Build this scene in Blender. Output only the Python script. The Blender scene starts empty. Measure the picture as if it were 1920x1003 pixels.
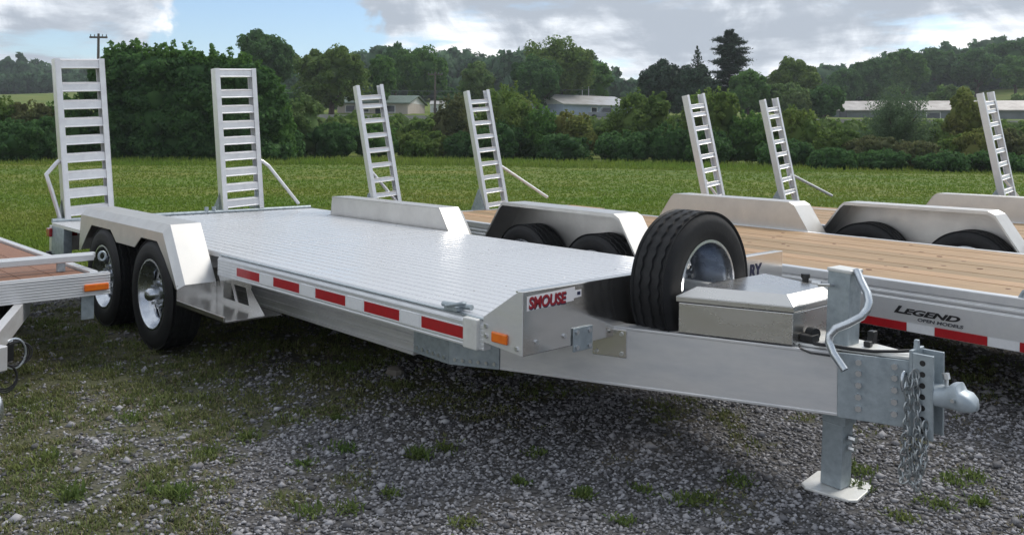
import bpy, math, random
import numpy as np
from mathutils import Vector, Matrix, noise as mnoise
random.seed(7); rng = np.random.default_rng(7)
SC = bpy.context.scene
COL = SC.collection
R = math.radians

# ------------------------------------------------------------------ camera
CAM = np.array([2.7519, -2.6276, 1.5665]); YAW = 0.82315; FPX = 1628.16; Y0 = 256.72; ROLL = -0.00924
cd = bpy.data.cameras.new('camera'); cam = bpy.data.objects.new('camera', cd); COL.objects.link(cam)
cam.location = CAM
cam.rotation_euler = (Matrix.Rotation(YAW, 4, 'Z') @ Matrix.Rotation(R(90), 4, 'X') @ Matrix.Rotation(-ROLL, 4, 'Z')).to_euler()
cd.sensor_width = 36; cd.lens = FPX / 1920 * 36
cd.shift_y = -(501.5 - Y0) / 1920
cd.clip_start = 0.05; cd.clip_end = 4000
SC.camera = cam
FW = np.array([-math.sin(YAW), math.cos(YAW)]); RT = np.array([math.cos(YAW), math.sin(YAW)])

# ------------------------------------------------------------------ world, sun, exposure
SUN_EL, SUN_AZ = 48.0, 8.0          # azimuth from +Y towards +X
wd = bpy.data.worlds.new('World'); SC.world = wd; wd.use_nodes = True
def build_world():
    nt = wd.node_tree; nt.nodes.clear(); N = nt.nodes.new; L = nt.links.new
    out = N('ShaderNodeOutputWorld'); bg = N('ShaderNodeBackground'); L(bg.outputs[0], out.inputs[0])
    bg.inputs['Strength'].default_value = 0.10
    sky = N('ShaderNodeTexSky'); sky.sky_type = 'NISHITA'; sky.sun_disc = False
    sky.sun_elevation = R(SUN_EL); sky.sun_rotation = R(SUN_AZ); sky.air_density = 1.0; sky.dust_density = 0.15; sky.ozone_density = 3.5
    tc = N('ShaderNodeTexCoord'); sep = N('ShaderNodeSeparateXYZ'); L(tc.outputs['Generated'], sep.inputs[0])
    def M(op, a, b=None, c=None):
        n = N('ShaderNodeMath'); n.operation = op
        for i, v in enumerate((a, b, c)):
            if v is None: continue
            if isinstance(v, (int, float)): n.inputs[i].default_value = v
            else: L(v, n.inputs[i])
        return n.outputs[0]
    def ramp(x, lo, hi, a=0.0, b=1.0):
        n = N('ShaderNodeMapRange'); n.interpolation_type = 'SMOOTHSTEP'; L(x, n.inputs[0])
        for i, v in enumerate((lo, hi, a, b)): n.inputs[i + 1].default_value = v
        return n.outputs[0]
    zc = M('MAXIMUM', sep.outputs[2], 0.0)
    den = M('ADD', zc, 0.10)
    cmb = N('ShaderNodeCombineXYZ')
    L(M('DIVIDE', sep.outputs[0], den), cmb.inputs[0]); L(M('DIVIDE', sep.outputs[1], den), cmb.inputs[1])
    def noise(scale, detail, rough, off, vec=cmb.outputs[0], dist=0.0):
        mp = N('ShaderNodeMapping'); L(vec, mp.inputs[0]); mp.inputs['Location'].default_value = off
        n = N('ShaderNodeTexNoise'); L(mp.outputs[0], n.inputs['Vector'])
        n.inputs['Scale'].default_value = scale; n.inputs['Detail'].default_value = detail
        n.inputs['Roughness'].default_value = rough; n.inputs['Distortion'].default_value = dist
        return n.outputs['Fac']
    n1 = noise(0.55, 9, 0.56, (3.1, 1.2, 0)); n2 = noise(0.33, 7, 0.55, (11.0, 4.0, 2.0), dist=0.3); n3 = noise(9.0, 8, 0.6, (1, 2, 3), tc.outputs['Generated'], 0.4)
    # the open gap of blue between the cloud banks
    def lobe(px, py, width):
        d = np.array([FW[0] + RT[0] * (px - 960) / FPX, FW[1] + RT[1] * (px - 960) / FPX, (Y0 - py) / FPX]); d /= np.linalg.norm(d)
        v = N('ShaderNodeVectorMath'); v.operation = 'DISTANCE'; L(tc.outputs['Generated'], v.inputs[0]); v.inputs[1].default_value = d
        wob = M('ADD', v.outputs['Value'], M('MULTIPLY', M('SUBTRACT', n3, 0.5), 0.14))
        return ramp(wob, width * 0.35, width, 1.0, 0.0)
    gap = M('MAXIMUM', lobe(560, 5, 0.12), lobe(430, 50, 0.085))
    cover = ramp(M('SUBTRACT', n1, M('MULTIPLY', gap, 0.30)), 0.355, 0.445)
    tone = M('ADD', M('ADD', M('MULTIPLY', n2, 0.36), M('MULTIPLY', n3, 0.40)), M('MULTIPLY', noise(1.5, 9, 0.6, (7.3, 2.2, 1.0)), 0.255))
    tone = M('ADD', tone, M('MULTIPLY', ramp(zc, 0.03, 0.16), -0.07))
    tone = ramp(tone, 0.40, 0.555)
    cr = N('ShaderNodeValToRGB'); L(tone, cr.inputs[0])
    e = cr.color_ramp.elements; e[0].position = 0.0; e[0].color = (3.1, 3.5, 4.05, 1); e[1].position = 1.0; e[1].color = (9.3, 9.25, 9.15, 1)
    m = cr.color_ramp.elements.new(0.45); m.color = (6.0, 6.4, 6.9, 1)
    mix = N('ShaderNodeMixRGB'); L(cover, mix.inputs[0]); L(sky.outputs[0], mix.inputs[1]); L(cr.outputs[0], mix.inputs[2])
    L(mix.outputs[0], bg.inputs['Color'])
build_world()
sd = bpy.data.lights.new('sun', 'SUN'); sun = bpy.data.objects.new('sun', sd); COL.objects.link(sun)
sd.energy = 1.7; sd.angle = R(24); sd.color = (1.0, 0.95, 0.87)
_s = Vector((math.cos(R(SUN_EL)) * math.sin(R(SUN_AZ)), math.cos(R(SUN_EL)) * math.cos(R(SUN_AZ)), math.sin(R(SUN_EL))))
sun.rotation_euler = _s.to_track_quat('Z', 'Y').to_euler(); sun.location = (0, 0, 30)
vs = SC.view_settings; vs.view_transform = 'Standard'; vs.look = 'None'; vs.exposure = 0.65; vs.gamma = 1.0; vs.use_curve_mapping = False
SC.cycles.max_bounces = 8

# ------------------------------------------------------------------ materials
def mat(name, color, rough=0.5, metal=0.0, var=None, vscale=8.0, stretch=(1, 1, 1), bump=0.0, bscale=60.0, rvar=0.0, island=0.0, objvar=0.0, transl=0.0, coat=0.0, vdetail=6):
    m = bpy.data.materials.new(name); m.use_nodes = True
    nt = m.node_tree; N = nt.nodes.new; L = nt.links.new
    b = nt.nodes['Principled BSDF']; out = nt.nodes['Material Output']
    b.inputs['Roughness'].default_value = rough; b.inputs['Metallic'].default_value = metal
    b.inputs['Base Color'].default_value = (*color, 1)
    b.inputs['Coat Weight'].default_value = coat
    if name.startswith(MATTE): b.inputs['Specular IOR Level'].default_value = .18; b.inputs['Roughness'].default_value = .75
    src = None
    tc = N('ShaderNodeTexCoord'); mp = N('ShaderNodeMapping'); L(tc.outputs['Object'], mp.inputs[0]); mp.inputs['Scale'].default_value = stretch
    if var is not None:
        n = N('ShaderNodeTexNoise'); L(mp.outputs[0], n.inputs['Vector']); n.inputs['Scale'].default_value = vscale; n.inputs['Detail'].default_value = vdetail; n.inputs['Roughness'].default_value = 0.62
        r = N('ShaderNodeMapRange'); L(n.outputs['Fac'], r.inputs[0]); r.inputs[1].default_value = 0.32; r.inputs[2].default_value = 0.68
        mx = N('ShaderNodeMixRGB'); L(r.outputs[0], mx.inputs[0]); mx.inputs[1].default_value = (*color, 1); mx.inputs[2].default_value = (*var, 1); src = mx.outputs[0]
        if rvar:
            rr = N('ShaderNodeMapRange'); L(n.outputs['Fac'], rr.inputs[0]); rr.inputs[1].default_value = 0.3; rr.inputs[2].default_value = 0.7
            rr.inputs[3].default_value = max(0.03, rough - rvar); rr.inputs[4].default_value = rough + rvar; L(rr.outputs[0], b.inputs['Roughness'])
    def hsv(val, amount, s):
        h = N('ShaderNodeHueSaturation'); r = N('ShaderNodeMapRange'); L(val, r.inputs[0]); r.inputs[3].default_value = 1 - amount; r.inputs[4].default_value = 1 + amount
        L(r.outputs[0], h.inputs['Value'])
        r2 = N('ShaderNodeMapRange'); L(val, r2.inputs[0]); r2.inputs[3].default_value = 0.5 + 0.03 * min(1, amount); r2.inputs[4].default_value = 0.5 - 0.03 * min(1, amount); L(r2.outputs[0], h.inputs['Hue'])
        if s is None: h.inputs['Color'].default_value = (*color, 1)
        else: L(s, h.inputs['Color'])
        return h.outputs[0]
    if island:
        g = N('ShaderNodeNewGeometry'); src = hsv(g.outputs['Random Per Island'], island, src)
    if objvar:
        o = N('ShaderNodeObjectInfo'); src = hsv(o.outputs['Random'], objvar, src)
    if src is not None: L(src, b.inputs['Base Color'])
    if bump:
        n2 = N('ShaderNodeTexNoise'); L(mp.outputs[0], n2.inputs['Vector']); n2.inputs['Scale'].default_value = bscale; n2.inputs['Detail'].default_value = 5
        bp = N('ShaderNodeBump'); bp.inputs['Strength'].default_value = bump; bp.inputs['Distance'].default_value = 0.01; L(n2.outputs['Fac'], bp.inputs['Height']); L(bp.outputs[0], b.inputs['Normal'])
    if transl:
        t = N('ShaderNodeBsdfTranslucent'); ms = N('ShaderNodeMixShader'); ms.inputs[0].default_value = transl
        if src is not None: L(src, t.inputs[0])
        else: t.inputs[0].default_value = (*color, 1)
        L(b.outputs[0], ms.inputs[1]); L(t.outputs[0], ms.inputs[2]); L(ms.outputs[0], out.inputs[0])
    return m
M = {}
MATTE = ('leaf_', 'grass_blades', 'weed', 'thin_lot', 'dry_thatch', 'crushed')
M['deck'] = mat('ribbed_aluminium', (.78, .78, .79), .33, .50, (.68, .685, .70), 3, (2.2, .35, 1), rvar=.10, bump=.05, bscale=1.6)
M['plate'] = mat('satin_aluminium_plate', (.74, .725, .705), .20, .95, (.62, .605, .585), 3, (1, 1, 4), bump=.012, bscale=14, rvar=.04)
M['rail'] = mat('aluminium_rail', (.76, .77, .78), .36, .60, (.66, .67, .69), 4, (2, 2, 2), rvar=.08)
M['mill'] = mat('mill_aluminium', (.80, .79, .79), .42, .60, (.58, .585, .60), 4, (.6, .6, 2.0), rvar=.14, bump=.04, bscale=18, vdetail=9)
M['ramp'] = mat('aluminium_ramp', (.80, .80, .81), .38, .75, (.70, .70, .72), 9, rvar=.08)
M['galv'] = mat('galvanised_steel', (.42, .475, .51), .5, .6, (.30, .345, .375), 24, rvar=.1, bump=.03, bscale=40)
M['zinc'] = mat('zinc_plated_steel', (.62, .66, .70), .30, .9, (.48, .52, .56), 20, rvar=.08)
M['coupler'] = mat('cast_galvanised_coupler', (.42, .475, .52), .5, .4, (.34, .39, .43), 20)
M['chain'] = mat('chain_steel', (.42, .45, .46), .4, .8, (.30, .32, .33), 60)
M['foot'] = mat('pale_galvanised_plate', (.74, .74, .72), .5, .3, (.60, .60, .58), 18, rvar=.08)
M['bolt'] = mat('bolt_steel', (.62, .63, .64), .3, .9)
M['screw'] = mat('dull_screw_heads', (.52, .52, .53), .6, .2)
M['headboard'] = mat('polished_headboard_aluminium', (.80, .785, .765), .13, .97, (.74, .725, .705), 3, (1, 1, 4), bump=.01, bscale=14, rvar=.04)
M['box'] = mat('brushed_box_aluminium', (.70, .685, .66), .27, .95, (.63, .615, .595), 4, (1, 1, 3), rvar=.05)
M['fender'] = mat('brushed_fender_aluminium', (.66, .65, .63), .40, .9, (.57, .56, .545), 5, rvar=.06)
M['dark'] = mat('dark_underside_steel', (.045, .045, .05), .6, .3, (.03, .03, .033), 10)
M['black'] = mat('black_plastic', (.015, .015, .016), .45)
M['rubber'] = mat('tyre_rubber', (.011, .0115, .013), .6, 0, (.019, .019, .020), 14, bump=.10, bscale=60)
M['rubber'].node_tree.nodes['Principled BSDF'].inputs['Specular IOR Level'].default_value = .3
M['spare_rim'] = mat('shaded_spare_rim', (.34, .36, .39), .32, .9, (.24, .25, .27), 10)  # darker copy of the rim; the deep dish's dark reflection is painted in
M['rim'] = mat('polished_rim', (.58, .61, .66), .25, 1, (.42, .45, .50), 9, rvar=.07)
M['red'] = mat('red_reflective_tape', (.42, .006, .012), .35, 0, (.33, .004, .01), 40, coat=.3)
M['white'] = mat('white_reflective_tape', (.80, .81, .83), .35, .1, (.74, .75, .77), 40)
M['orange'] = mat('amber_lens', (.85, .20, .015), .25, 0, (.75, .14, .01), 30, coat=.4)
M['redlens'] = mat('red_lens', (.30, .012, .015), .2, 0, coat=.5)
M['sticker'] = mat('white_sticker', (.78, .76, .77), .4)
M['ink_red'] = mat('red_ink', (.30, .010, .020), .4)
M['ink_navy'] = mat('navy_ink', (.012, .016, .06), .4)
M['ink_black'] = mat('black_ink', (.010, .010, .012), .4)
M['ink_grey'] = mat('grey_ink', (.07, .075, .085), .4)
M['wood'] = mat('deck_board_wood', (.43, .285, .150), .6, 0, (.27, .165, .080), 5, (1.0, 18, 18), objvar=.22, bump=.12, bscale=40)
M['redwood'] = mat('reddish_board_wood', (.30, .145, .085), .6, 0, (.21, .095, .06), 5, (1.2, 22, 22), objvar=.16, bump=.12, bscale=40)
M['knot'] = mat('wood_knot', (.16, .075, .035), .65)
M['cable'] = mat('black_cable', (.02, .02, .022), .5)
M['stone'] = mat('crushed_gravel', (.235, .230, .240), .8, 0, None, island=.70)
M['rock'] = mat('pale_rock', (.20, .18, .155), .85, 0, (.13, .115, .10), 9, bump=.4, bscale=30)
M['blade'] = mat('grass_blades', (.130, .235, .030), .7, 0, (.205, .245, .050), .16, island=.24, transl=.35)
M['lotgrass'] = mat('thin_lot_grass', (.125, .175, .052), .7, 0, (.185, .190, .085), 1.2, island=.45, transl=.3)
M['thatch'] = mat('dry_thatch', (.22, .19, .12), .8, 0, (.15, .135, .085), 2, island=.4)
M['weed'] = mat('weed_leaves', (.095, .165, .045), .65, 0, (.165, .19, .062), 1.5, island=.40, transl=.35)
M['bark'] = mat('bark', (.075, .055, .042), .85, 0, (.045, .034, .026), 6, (3, 3, .6), bump=.4, bscale=12)
M['polewood'] = mat('pole_wood', (.10, .085, .07), .8)
M['wall_white'] = mat('white_siding', (.70, .71, .73), .6, 0, (.62, .63, .65), 1.2)
M['wall_blue'] = mat('pale_blue_siding', (.36, .43, .58), .6, 0, (.31, .37, .50), 1.2)
M['wall_grey'] = mat('grey_wall', (.20, .22, .23), .7, 0, (.14, .16, .17), .8)
M['wall_tan'] = mat('tan_wall', (.50, .45, .42), .7, 0, (.42, .37, .34), 1.0)
M['roof_pale'] = mat('pale_metal_roof', (.55, .55, .56), .4, .3, (.40, .385, .37), .9, (1, 1, 1))
M['roof_rust'] = mat('weathered_metal_roof', (.47, .45, .43), .5, .2, (.27, .245, .23), .8, (1, 1, 1))
M['roof_green'] = mat('green_shingle_roof', (.14, .19, .165), .8, 0, (.10, .14, .12), 2)
M['glass'] = mat('window_glass', (.03, .04, .05), .1)
M['concrete'] = mat('pale_concrete', (.34, .33, .33), .8, 0, (.26, .25, .25), .8)
def leafmat(name, c, c2, isl=.30, tr=.48, sc=.5):
    M[name] = mat(name, c, .5, 0, c2, sc, island=isl, transl=tr)
leafmat('leaf_dark', (0.088, 0.186, 0.054), (0.061, 0.136, 0.048))
leafmat('leaf_mid', (0.120, 0.230, 0.055), (0.084, 0.192, 0.047))
leafmat('leaf_bright', (0.180, 0.230, 0.058), (0.123, 0.230, 0.052))
leafmat('leaf_olive', (0.159, 0.230, 0.058), (0.099, 0.178, 0.048))
leafmat('leaf_pale', (0.173, 0.230, 0.090), (0.123, 0.230, 0.069))
leafmat('leaf_yellow', (0.230, 0.230, 0.069), (0.165, 0.230, 0.058))
leafmat('leaf_brown', (0.155, 0.161, 0.072), (0.102, 0.136, 0.054))
leafmat('leaf_grey', (0.138, 0.208, 0.109), (0.105, 0.166, 0.090))
leafmat('leaf_needle', (.046, .082, .048), (.036, .064, .040), tr=.12)
leafmat('leaf_far_haze', (0.090, 0.171, 0.087), (0.066, 0.134, 0.072), sc=.15)  # atmospheric haze painted into the leaf colour: lighter and bluish for far woods

# ------------------------------------------------------------------ mesh helper
class MB:
    def __init__(s): s.v = []; s.f = []
    def add(s, vs, fs):
        o = len(s.v); s.v.extend([tuple(map(float, p)) for p in vs]); s.f.extend([tuple(i + o for i in f) for f in fs]); return s
    def box(s, x0, x1, y0, y1, z0, z1):
        return s.add([(x0, y0, z0), (x1, y0, z0), (x1, y1, z0), (x0, y1, z0), (x0, y0, z1), (x1, y0, z1), (x1, y1, z1), (x0, y1, z1)],
                     [(0, 3, 2, 1), (4, 5, 6, 7), (0, 1, 5, 4), (1, 2, 6, 5), (2, 3, 7, 6), (3, 0, 4, 7)])
    def hexa(s, lo, hi):            # two quads, matching order
        return s.add(list(lo) + list(hi), [(0, 3, 2, 1), (4, 5, 6, 7), (0, 1, 5, 4), (1, 2, 6, 5), (2, 3, 7, 6), (3, 0, 4, 7)])
    def prism(s, pts, axis, a, b):  # polygon of 2-D points extruded along an axis
        def P(p, t): return {'x': (t, p[0], p[1]), 'y': (p[0], t, p[1]), 'z': (p[0], p[1], t)}[axis]
        n = len(pts)
        fs = [tuple(range(n))[::-1], tuple(range(n, 2 * n))] + [(i, (i + 1) % n, n + (i + 1) % n, n + i) for i in range(n)]
        return s.add([P(p, a) for p in pts] + [P(p, b) for p in pts], fs)
    def wall(s, a, b, z0, z1, th):  # upright slab from a to b (xy), thickness to the left of a->b
        a = np.array(a, float); b = np.array(b, float); d = (b - a) / np.linalg.norm(b - a); n = np.array([-d[1], d[0]]) * th
        z0 = z0 if isinstance(z0, tuple) else (z0, z0); z1 = z1 if isinstance(z1, tuple) else (z1, z1)
        lo = [(*a, z0[0]), (*b, z0[1]), (*(b + n), z0[1]), (*(a + n), z0[0])]; hi = [(*a, z1[0]), (*b, z1[1]), (*(b + n), z1[1]), (*(a + n), z1[0])]
        return s.hexa(lo, hi)
    def tube(s, path, r, n=10, closed=False):
        P = [Vector(p) for p in path]; k = len(P); rr = r if isinstance(r, (list, tuple)) else [r] * k
        def tang(i):
            if closed: return (P[(i + 1) % k] - P[i - 1]).normalized()
            return (P[min(i + 1, k - 1)] - P[max(i - 1, 0)]).normalized()
        t = tang(0); u = t.orthogonal().normalized(); vs = []
        for i in range(k):
            t2 = tang(i); u = (u - t2 * u.dot(t2)); u = u.normalized() if u.length > 1e-6 else t2.orthogonal().normalized(); w = t2.cross(u)
            vs += [P[i] + (u * math.cos(2 * math.pi * j / n) + w * math.sin(2 * math.pi * j / n)) * rr[i] for j in range(n)]
        fs = []
        for i in range(k if closed else k - 1):
            a = i * n; b = ((i + 1) % k) * n
            fs += [(a + j, a + (j + 1) % n, b + (j + 1) % n, b + j) for j in range(n)]
        if not closed: fs += [tuple(range(n))[::-1], tuple(range((k - 1) * n, k * n))]
        return s.add(vs, fs)
    def lathe(s, prof, c, axis, n=32, close=False):   # prof: (radius, offset along axis)
        c = Vector(c); a = Vector(axis).normalized(); u = a.orthogonal().normalized(); w = a.cross(u); vs = []; k = len(prof)
        for r, h in prof:
            vs += [c + a * h + (u * math.cos(2 * math.pi * j / n) + w * math.sin(2 * math.pi * j / n)) * max(r, 1e-4) for j in range(n)]
        fs = []
        for i in range(k if close else k - 1):
            p = i * n; q = ((i + 1) % k) * n
            fs += [(p + j, p + (j + 1) % n, q + (j + 1) % n, q + j) for j in range(n)]
        return s.add(vs, fs)
    def bolt(s, p, nrm, r=.011, h=.009, n=6):
        nrm = Vector(nrm).normalized(); return s.tube([Vector(p), Vector(p) + nrm * h], r, n)
    def build(s, name, m, parent=None, bevel=0.0, smooth=None, segs=2, kind=None):
        me = bpy.data.meshes.new(name); me.from_pydata(s.v, [], s.f); me.update()
        import bmesh
        bm = bmesh.new(); bm.from_mesh(me); bmesh.ops.recalc_face_normals(bm, faces=bm.faces); bm.to_mesh(me); bm.free()
        me.materials.append(M[m])
        if smooth is not None: me.shade_smooth(); me.set_sharp_from_angle(angle=R(smooth))
        o = bpy.data.objects.new(name, me); COL.objects.link(o)
        if parent is not None: o.parent = parent
        if bevel:
            md = o.modifiers.new('bevel', 'BEVEL'); md.width = bevel; md.segments = segs; md.limit_method = 'ANGLE'; md.angle_limit = R(40)
        if kind: o['kind'] = kind
        return o
def empty(name, parent=None, loc=(0, 0, 0), rot=(0, 0, 0)):
    o = bpy.data.objects.new(name, None); COL.objects.link(o); o.location = loc; o.rotation_euler = rot; o.empty_display_size = .2
    if parent is not None: o.parent = parent
    return o
def tag(o, label, cat, group=None):
    o['label'] = label; o['category'] = cat
    if group: o['group'] = group
    return o
def tri_object(name, V, m, faces_per, parent=None, kind=None, idx=None):
    """mesh from a big numpy vertex array; faces_per = verts per polygon (loose polygons) or idx = triangle index array"""
    V = np.ascontiguousarray(V, np.float32).reshape(-1, 3); me = bpy.data.meshes.new(name)
    if idx is None: idx = np.arange(len(V), dtype=np.int32); k = faces_per
    else: idx = np.ascontiguousarray(idx, np.int32).ravel(); k = faces_per
    nf = len(idx) // k
    me.vertices.add(len(V)); me.vertices.foreach_set('co', V.ravel())
    me.loops.add(len(idx)); me.loops.foreach_set('vertex_index', idx)
    me.polygons.add(nf); me.polygons.foreach_set('loop_start', np.arange(0, nf * k, k, dtype=np.int32))
    me.update(calc_edges=True); me.validate()
    me.materials.append(M[m] if isinstance(m, str) else m)
    o = bpy.data.objects.new(name, me); COL.objects.link(o)
    if parent is not None: o.parent = parent
    if kind: o['kind'] = kind
    return o
def text(name, body, m, parent, loc, rot, size, shear=0.0, bold=0.0, ext=.0008, sx=1.0, space=1.0, align='LEFT'):
    c = bpy.data.curves.new(name, 'FONT'); c.body = body; c.size = size; c.shear = shear; c.offset = bold; c.extrude = ext; c.align_x = align; c.space_character = space
    tmp = bpy.data.objects.new(name, c); me = bpy.data.meshes.new_from_object(tmp); bpy.data.objects.remove(tmp); bpy.data.curves.remove(c)
    me.materials.clear(); me.materials.append(M[m]); o = bpy.data.objects.new(name, me); COL.objects.link(o); o.parent = parent; o.location = loc; o.rotation_euler = rot; o.scale = (sx, 1, 1)
    return o

# ------------------------------------------------------------------ terrain
def sstep(a, b, x):
    t = np.clip((x - a) / (b - a), 0, 1); return t * t * (3 - 2 * t)
def fl(x, y):                      # forward and lateral distance from the viewpoint
    return (x - CAM[0]) * FW[0] + (y - CAM[1]) * FW[1], (x - CAM[0]) * RT[0] + (y - CAM[1]) * RT[1]
_tab = rng.random((64, 64))
def vnoise(x, y):
    xi = np.floor(x).astype(int); yi = np.floor(y).astype(int); fx = x - xi; fy = y - yi; fx = fx * fx * (3 - 2 * fx); fy = fy * fy * (3 - 2 * fy)
    g = lambda i, j: _tab[i % 64, j % 64]
    return (g(xi, yi) * (1 - fx) + g(xi + 1, yi) * fx) * (1 - fy) + (g(xi, yi + 1) * (1 - fx) + g(xi + 1, yi + 1) * fx) * fy
def fbm(x, y, o=4):
    r = 0; a = .5; t = 0
    for i in range(o): r = r + a * vnoise(x * 2 ** i + 17 * i, y * 2 ** i + 31 * i); t += a; a *= .55
    return r / t
def tz(x, y):
    x = np.asarray(x, float); y = np.asarray(y, float); f, l = fl(x, y)
    z = 3.15 * sstep(66, 97, f) + 1.3 * sstep(98, 113, f) + 1.0 * sstep(113, 140, f) + 12 * sstep(150, 300, f)
    tn = l / np.maximum(f, 30)
    z = z + sstep(.36, .62, tn) * (7 * sstep(135, 220, f) + 12 * sstep(200, 420, f))
    z = z + sstep(-.36, -.60, tn) * (.8 * sstep(90, 190, f) - 4.5 * sstep(170, 300, f))
    z = z + 8 * sstep(300, 700, f) * fbm(x * .004, y * .004)
    near = sstep(3, 9, np.hypot(f, l))
    z = z + (fbm(x * .25, y * .25) - .5) * .05 * near * (1 - sstep(60, 70, f)) + (fbm(x * 2.2, y * 2.2) - .5) * .022
    return z
def fieldness(x, y):
    n = fbm(x * .9 + 5, y * .9 + 9, 5)
    f = np.maximum(sstep(-5.6, -7.2, x + (n - .5) * 1.6), sstep(11.5, 14.5, y + .1 * x + (n - .5) * 1.6))
    return np.maximum(f, sstep(-1.6, -3.0, y + (n - .5) * 1.2 + .25 * (x + 3)) * sstep(-2.8, -4.2, x))
def grassiness(x, y):
    """share of growth on the ground: gravel lot in front, field beyond"""
    f, l = fl(x, y)
    n = fbm(x * .8 + 5, y * .8 + 9, 4); n2 = fbm(x * 3.1, y * 3.1, 5); n3 = fbm(x * 9 + 3, y * 9, 3)
    left = sstep(.15, -1.7, l) * sstep(11, 5, f); under = sstep(4.2, 5.4, f) * .10
    v = .17 + .44 * left + under + (n - .5) * .85 + (n2 - .5) * .95 + (n3 - .5) * .5
    return np.clip(np.maximum(np.clip(v, 0, .9), fieldness(x, y)), 0, 1)
def ground():
    def axis(parts):
        out = []
        for a, b, st in parts: out += list(np.arange(a, b, st))
        return np.array(out + [parts[-1][1]])
    fa = axis([(-40, -4, 6), (-4, 1, .5), (1, 9, .05), (9, 16, .16), (16, 40, .6), (40, 150, 3), (150, 400, 12), (400, 2600, 120)])
    half = axis([(0, 4.6, .06), (4.6, 9, .2), (9, 30, 1), (30, 120, 5), (120, 400, 20), (400, 2200, 150)])
    la = np.concatenate([-half[:0:-1], half])
    Fg, Lg = np.meshgrid(fa, la, indexing='ij')
    X = CAM[0] + Fg * FW[0] + Lg * RT[0]; Y = CAM[1] + Fg * FW[1] + Lg * RT[1]; Z = tz(X, Y)
    V = np.stack([X, Y, Z], -1).reshape(-1, 3); nf, nl = Fg.shape
    i = np.arange((nf - 1) * nl).reshape(nf - 1, nl)[:, :-1].ravel()
    Q = np.stack([i, i + 1, i + nl + 1, i + nl], -1)[:, ::-1]
    m = bpy.data.materials.new('gravel_and_grass_ground'); m.use_nodes = True; nt = m.node_tree; N = nt.nodes.new; L = nt.links.new; b = nt.nodes['Principled BSDF']
    b.inputs['Roughness'].default_value = .9; b.inputs['Specular IOR Level'].default_value = .2
    g = N('ShaderNodeNewGeometry'); at = N('ShaderNodeAttribute'); at.attribute_name = 'grass'
    def noise(s, d=6, sc=(1, 1, 1)):
        mp = N('ShaderNodeMapping'); L(g.outputs['Position'], mp.inputs[0]); mp.inputs['Scale'].default_value = sc
        n = N('ShaderNodeTexNoise'); L(mp.outputs[0], n.inputs['Vector']); n.inputs['Scale'].default_value = s; n.inputs['Detail'].default_value = d; n.inputs['Roughness'].default_value = .65; return n.outputs['Fac']
    def mixc(f, a, c, lo=.35, hi=.65):
        r = N('ShaderNodeMapRange'); L(f, r.inputs[0]); r.inputs[1].default_value = lo; r.inputs[2].default_value = hi
        mx = N('ShaderNodeMixRGB'); L(r.outputs[0], mx.inputs[0])
        for k, v in ((1, a), (2, c)):
            if isinstance(v, tuple): mx.inputs[k].default_value = (*v, 1)
            else: L(v, mx.inputs[k])
        return mx.outputs[0]
    vo = N('ShaderNodeTexVoronoi'); L(g.outputs['Position'], vo.inputs['Vector']); vo.inputs['Scale'].default_value = 48
    vs_ = N('ShaderNodeSeparateXYZ'); L(vo.outputs['Color'], vs_.inputs[0])
    gravel = mixc(vs_.outputs[0], (.055, .053, .052), (.15, .146, .148), 0, 1)
    gravel = mixc(noise(1.3), gravel, (.075, .066, .056), .45, .8)
    grass = mixc(noise(.16), (.098, .158, .024), (.180, .188, .042))
    grass = mixc(noise(2.6, 8), grass, (.080, .120, .026), .50, .82)
    mr = N('ShaderNodeMapping'); mr.inputs['Rotation'].default_value = (0, 0, -YAW); L(g.outputs['Position'], mr.inputs[0]); mr2 = N('ShaderNodeMapping'); mr2.inputs['Scale'].default_value = (.05, .42, 1); L(mr.outputs[0], mr2.inputs[0])
    ms_ = N('ShaderNodeTexNoise'); L(mr2.outputs[0], ms_.inputs['Vector']); ms_.inputs['Scale'].default_value = 1.0; ms_.inputs['Detail'].default_value = 5
    grass = mixc(ms_.outputs['Fac'], grass, (.088, .142, .024), .46, .62)
    grass = mixc(noise(.9, 6, (1, 1, 1)), grass, (.150, .140, .062), .56, .78)
    lot = mixc(noise(60, 6), (.058, .058, .038), (.17, .158, .11), .38, .66); lot = mixc(noise(6, 6), lot, (.075, .078, .045), .42, .75); lot = mixc(noise(1.1), lot, (.066, .078, .030), .42, .7)
    # the seam between the two breaks up
    sm = N('ShaderNodeMath'); sm.operation = 'ADD'; L(at.outputs['Fac'], sm.inputs[0])
    sn = N('ShaderNodeMath'); sn.operation = 'MULTIPLY_ADD'; L(noise(14), sn.inputs[0]); sn.inputs[1].default_value = .7; sn.inputs[2].default_value = -.35; L(sn.outputs[0], sm.inputs[1])
    col = mixc(sm.outputs[0], gravel, lot, .34, .60)
    fa_ = N('ShaderNodeAttribute'); fa_.attribute_name = 'field'; col = mixc(fa_.outputs['Fac'], col, grass, .3, .7); L(col, b.inputs['Base Color'])
    bp = N('ShaderNodeBump'); bp.inputs['Strength'].default_value = .6; bp.inputs['Distance'].default_value = .02; L(vo.outputs['Distance'], bp.inputs['Height']); L(bp.outputs[0], b.inputs['Normal'])
    o = tri_object('ground', V, m, 4, idx=Q, kind='structure')
    a = o.data.attributes.new('grass', 'FLOAT', 'POINT'); a.data.foreach_set('value', grassiness(V[:, 0], V[:, 1]).astype(np.float32))
    a2 = o.data.attributes.new('field', 'FLOAT', 'POINT'); a2.data.foreach_set('value', fieldness(V[:, 0], V[:, 1]).astype(np.float32))
    o.data.shade_smooth(); return o
ground()

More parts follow.
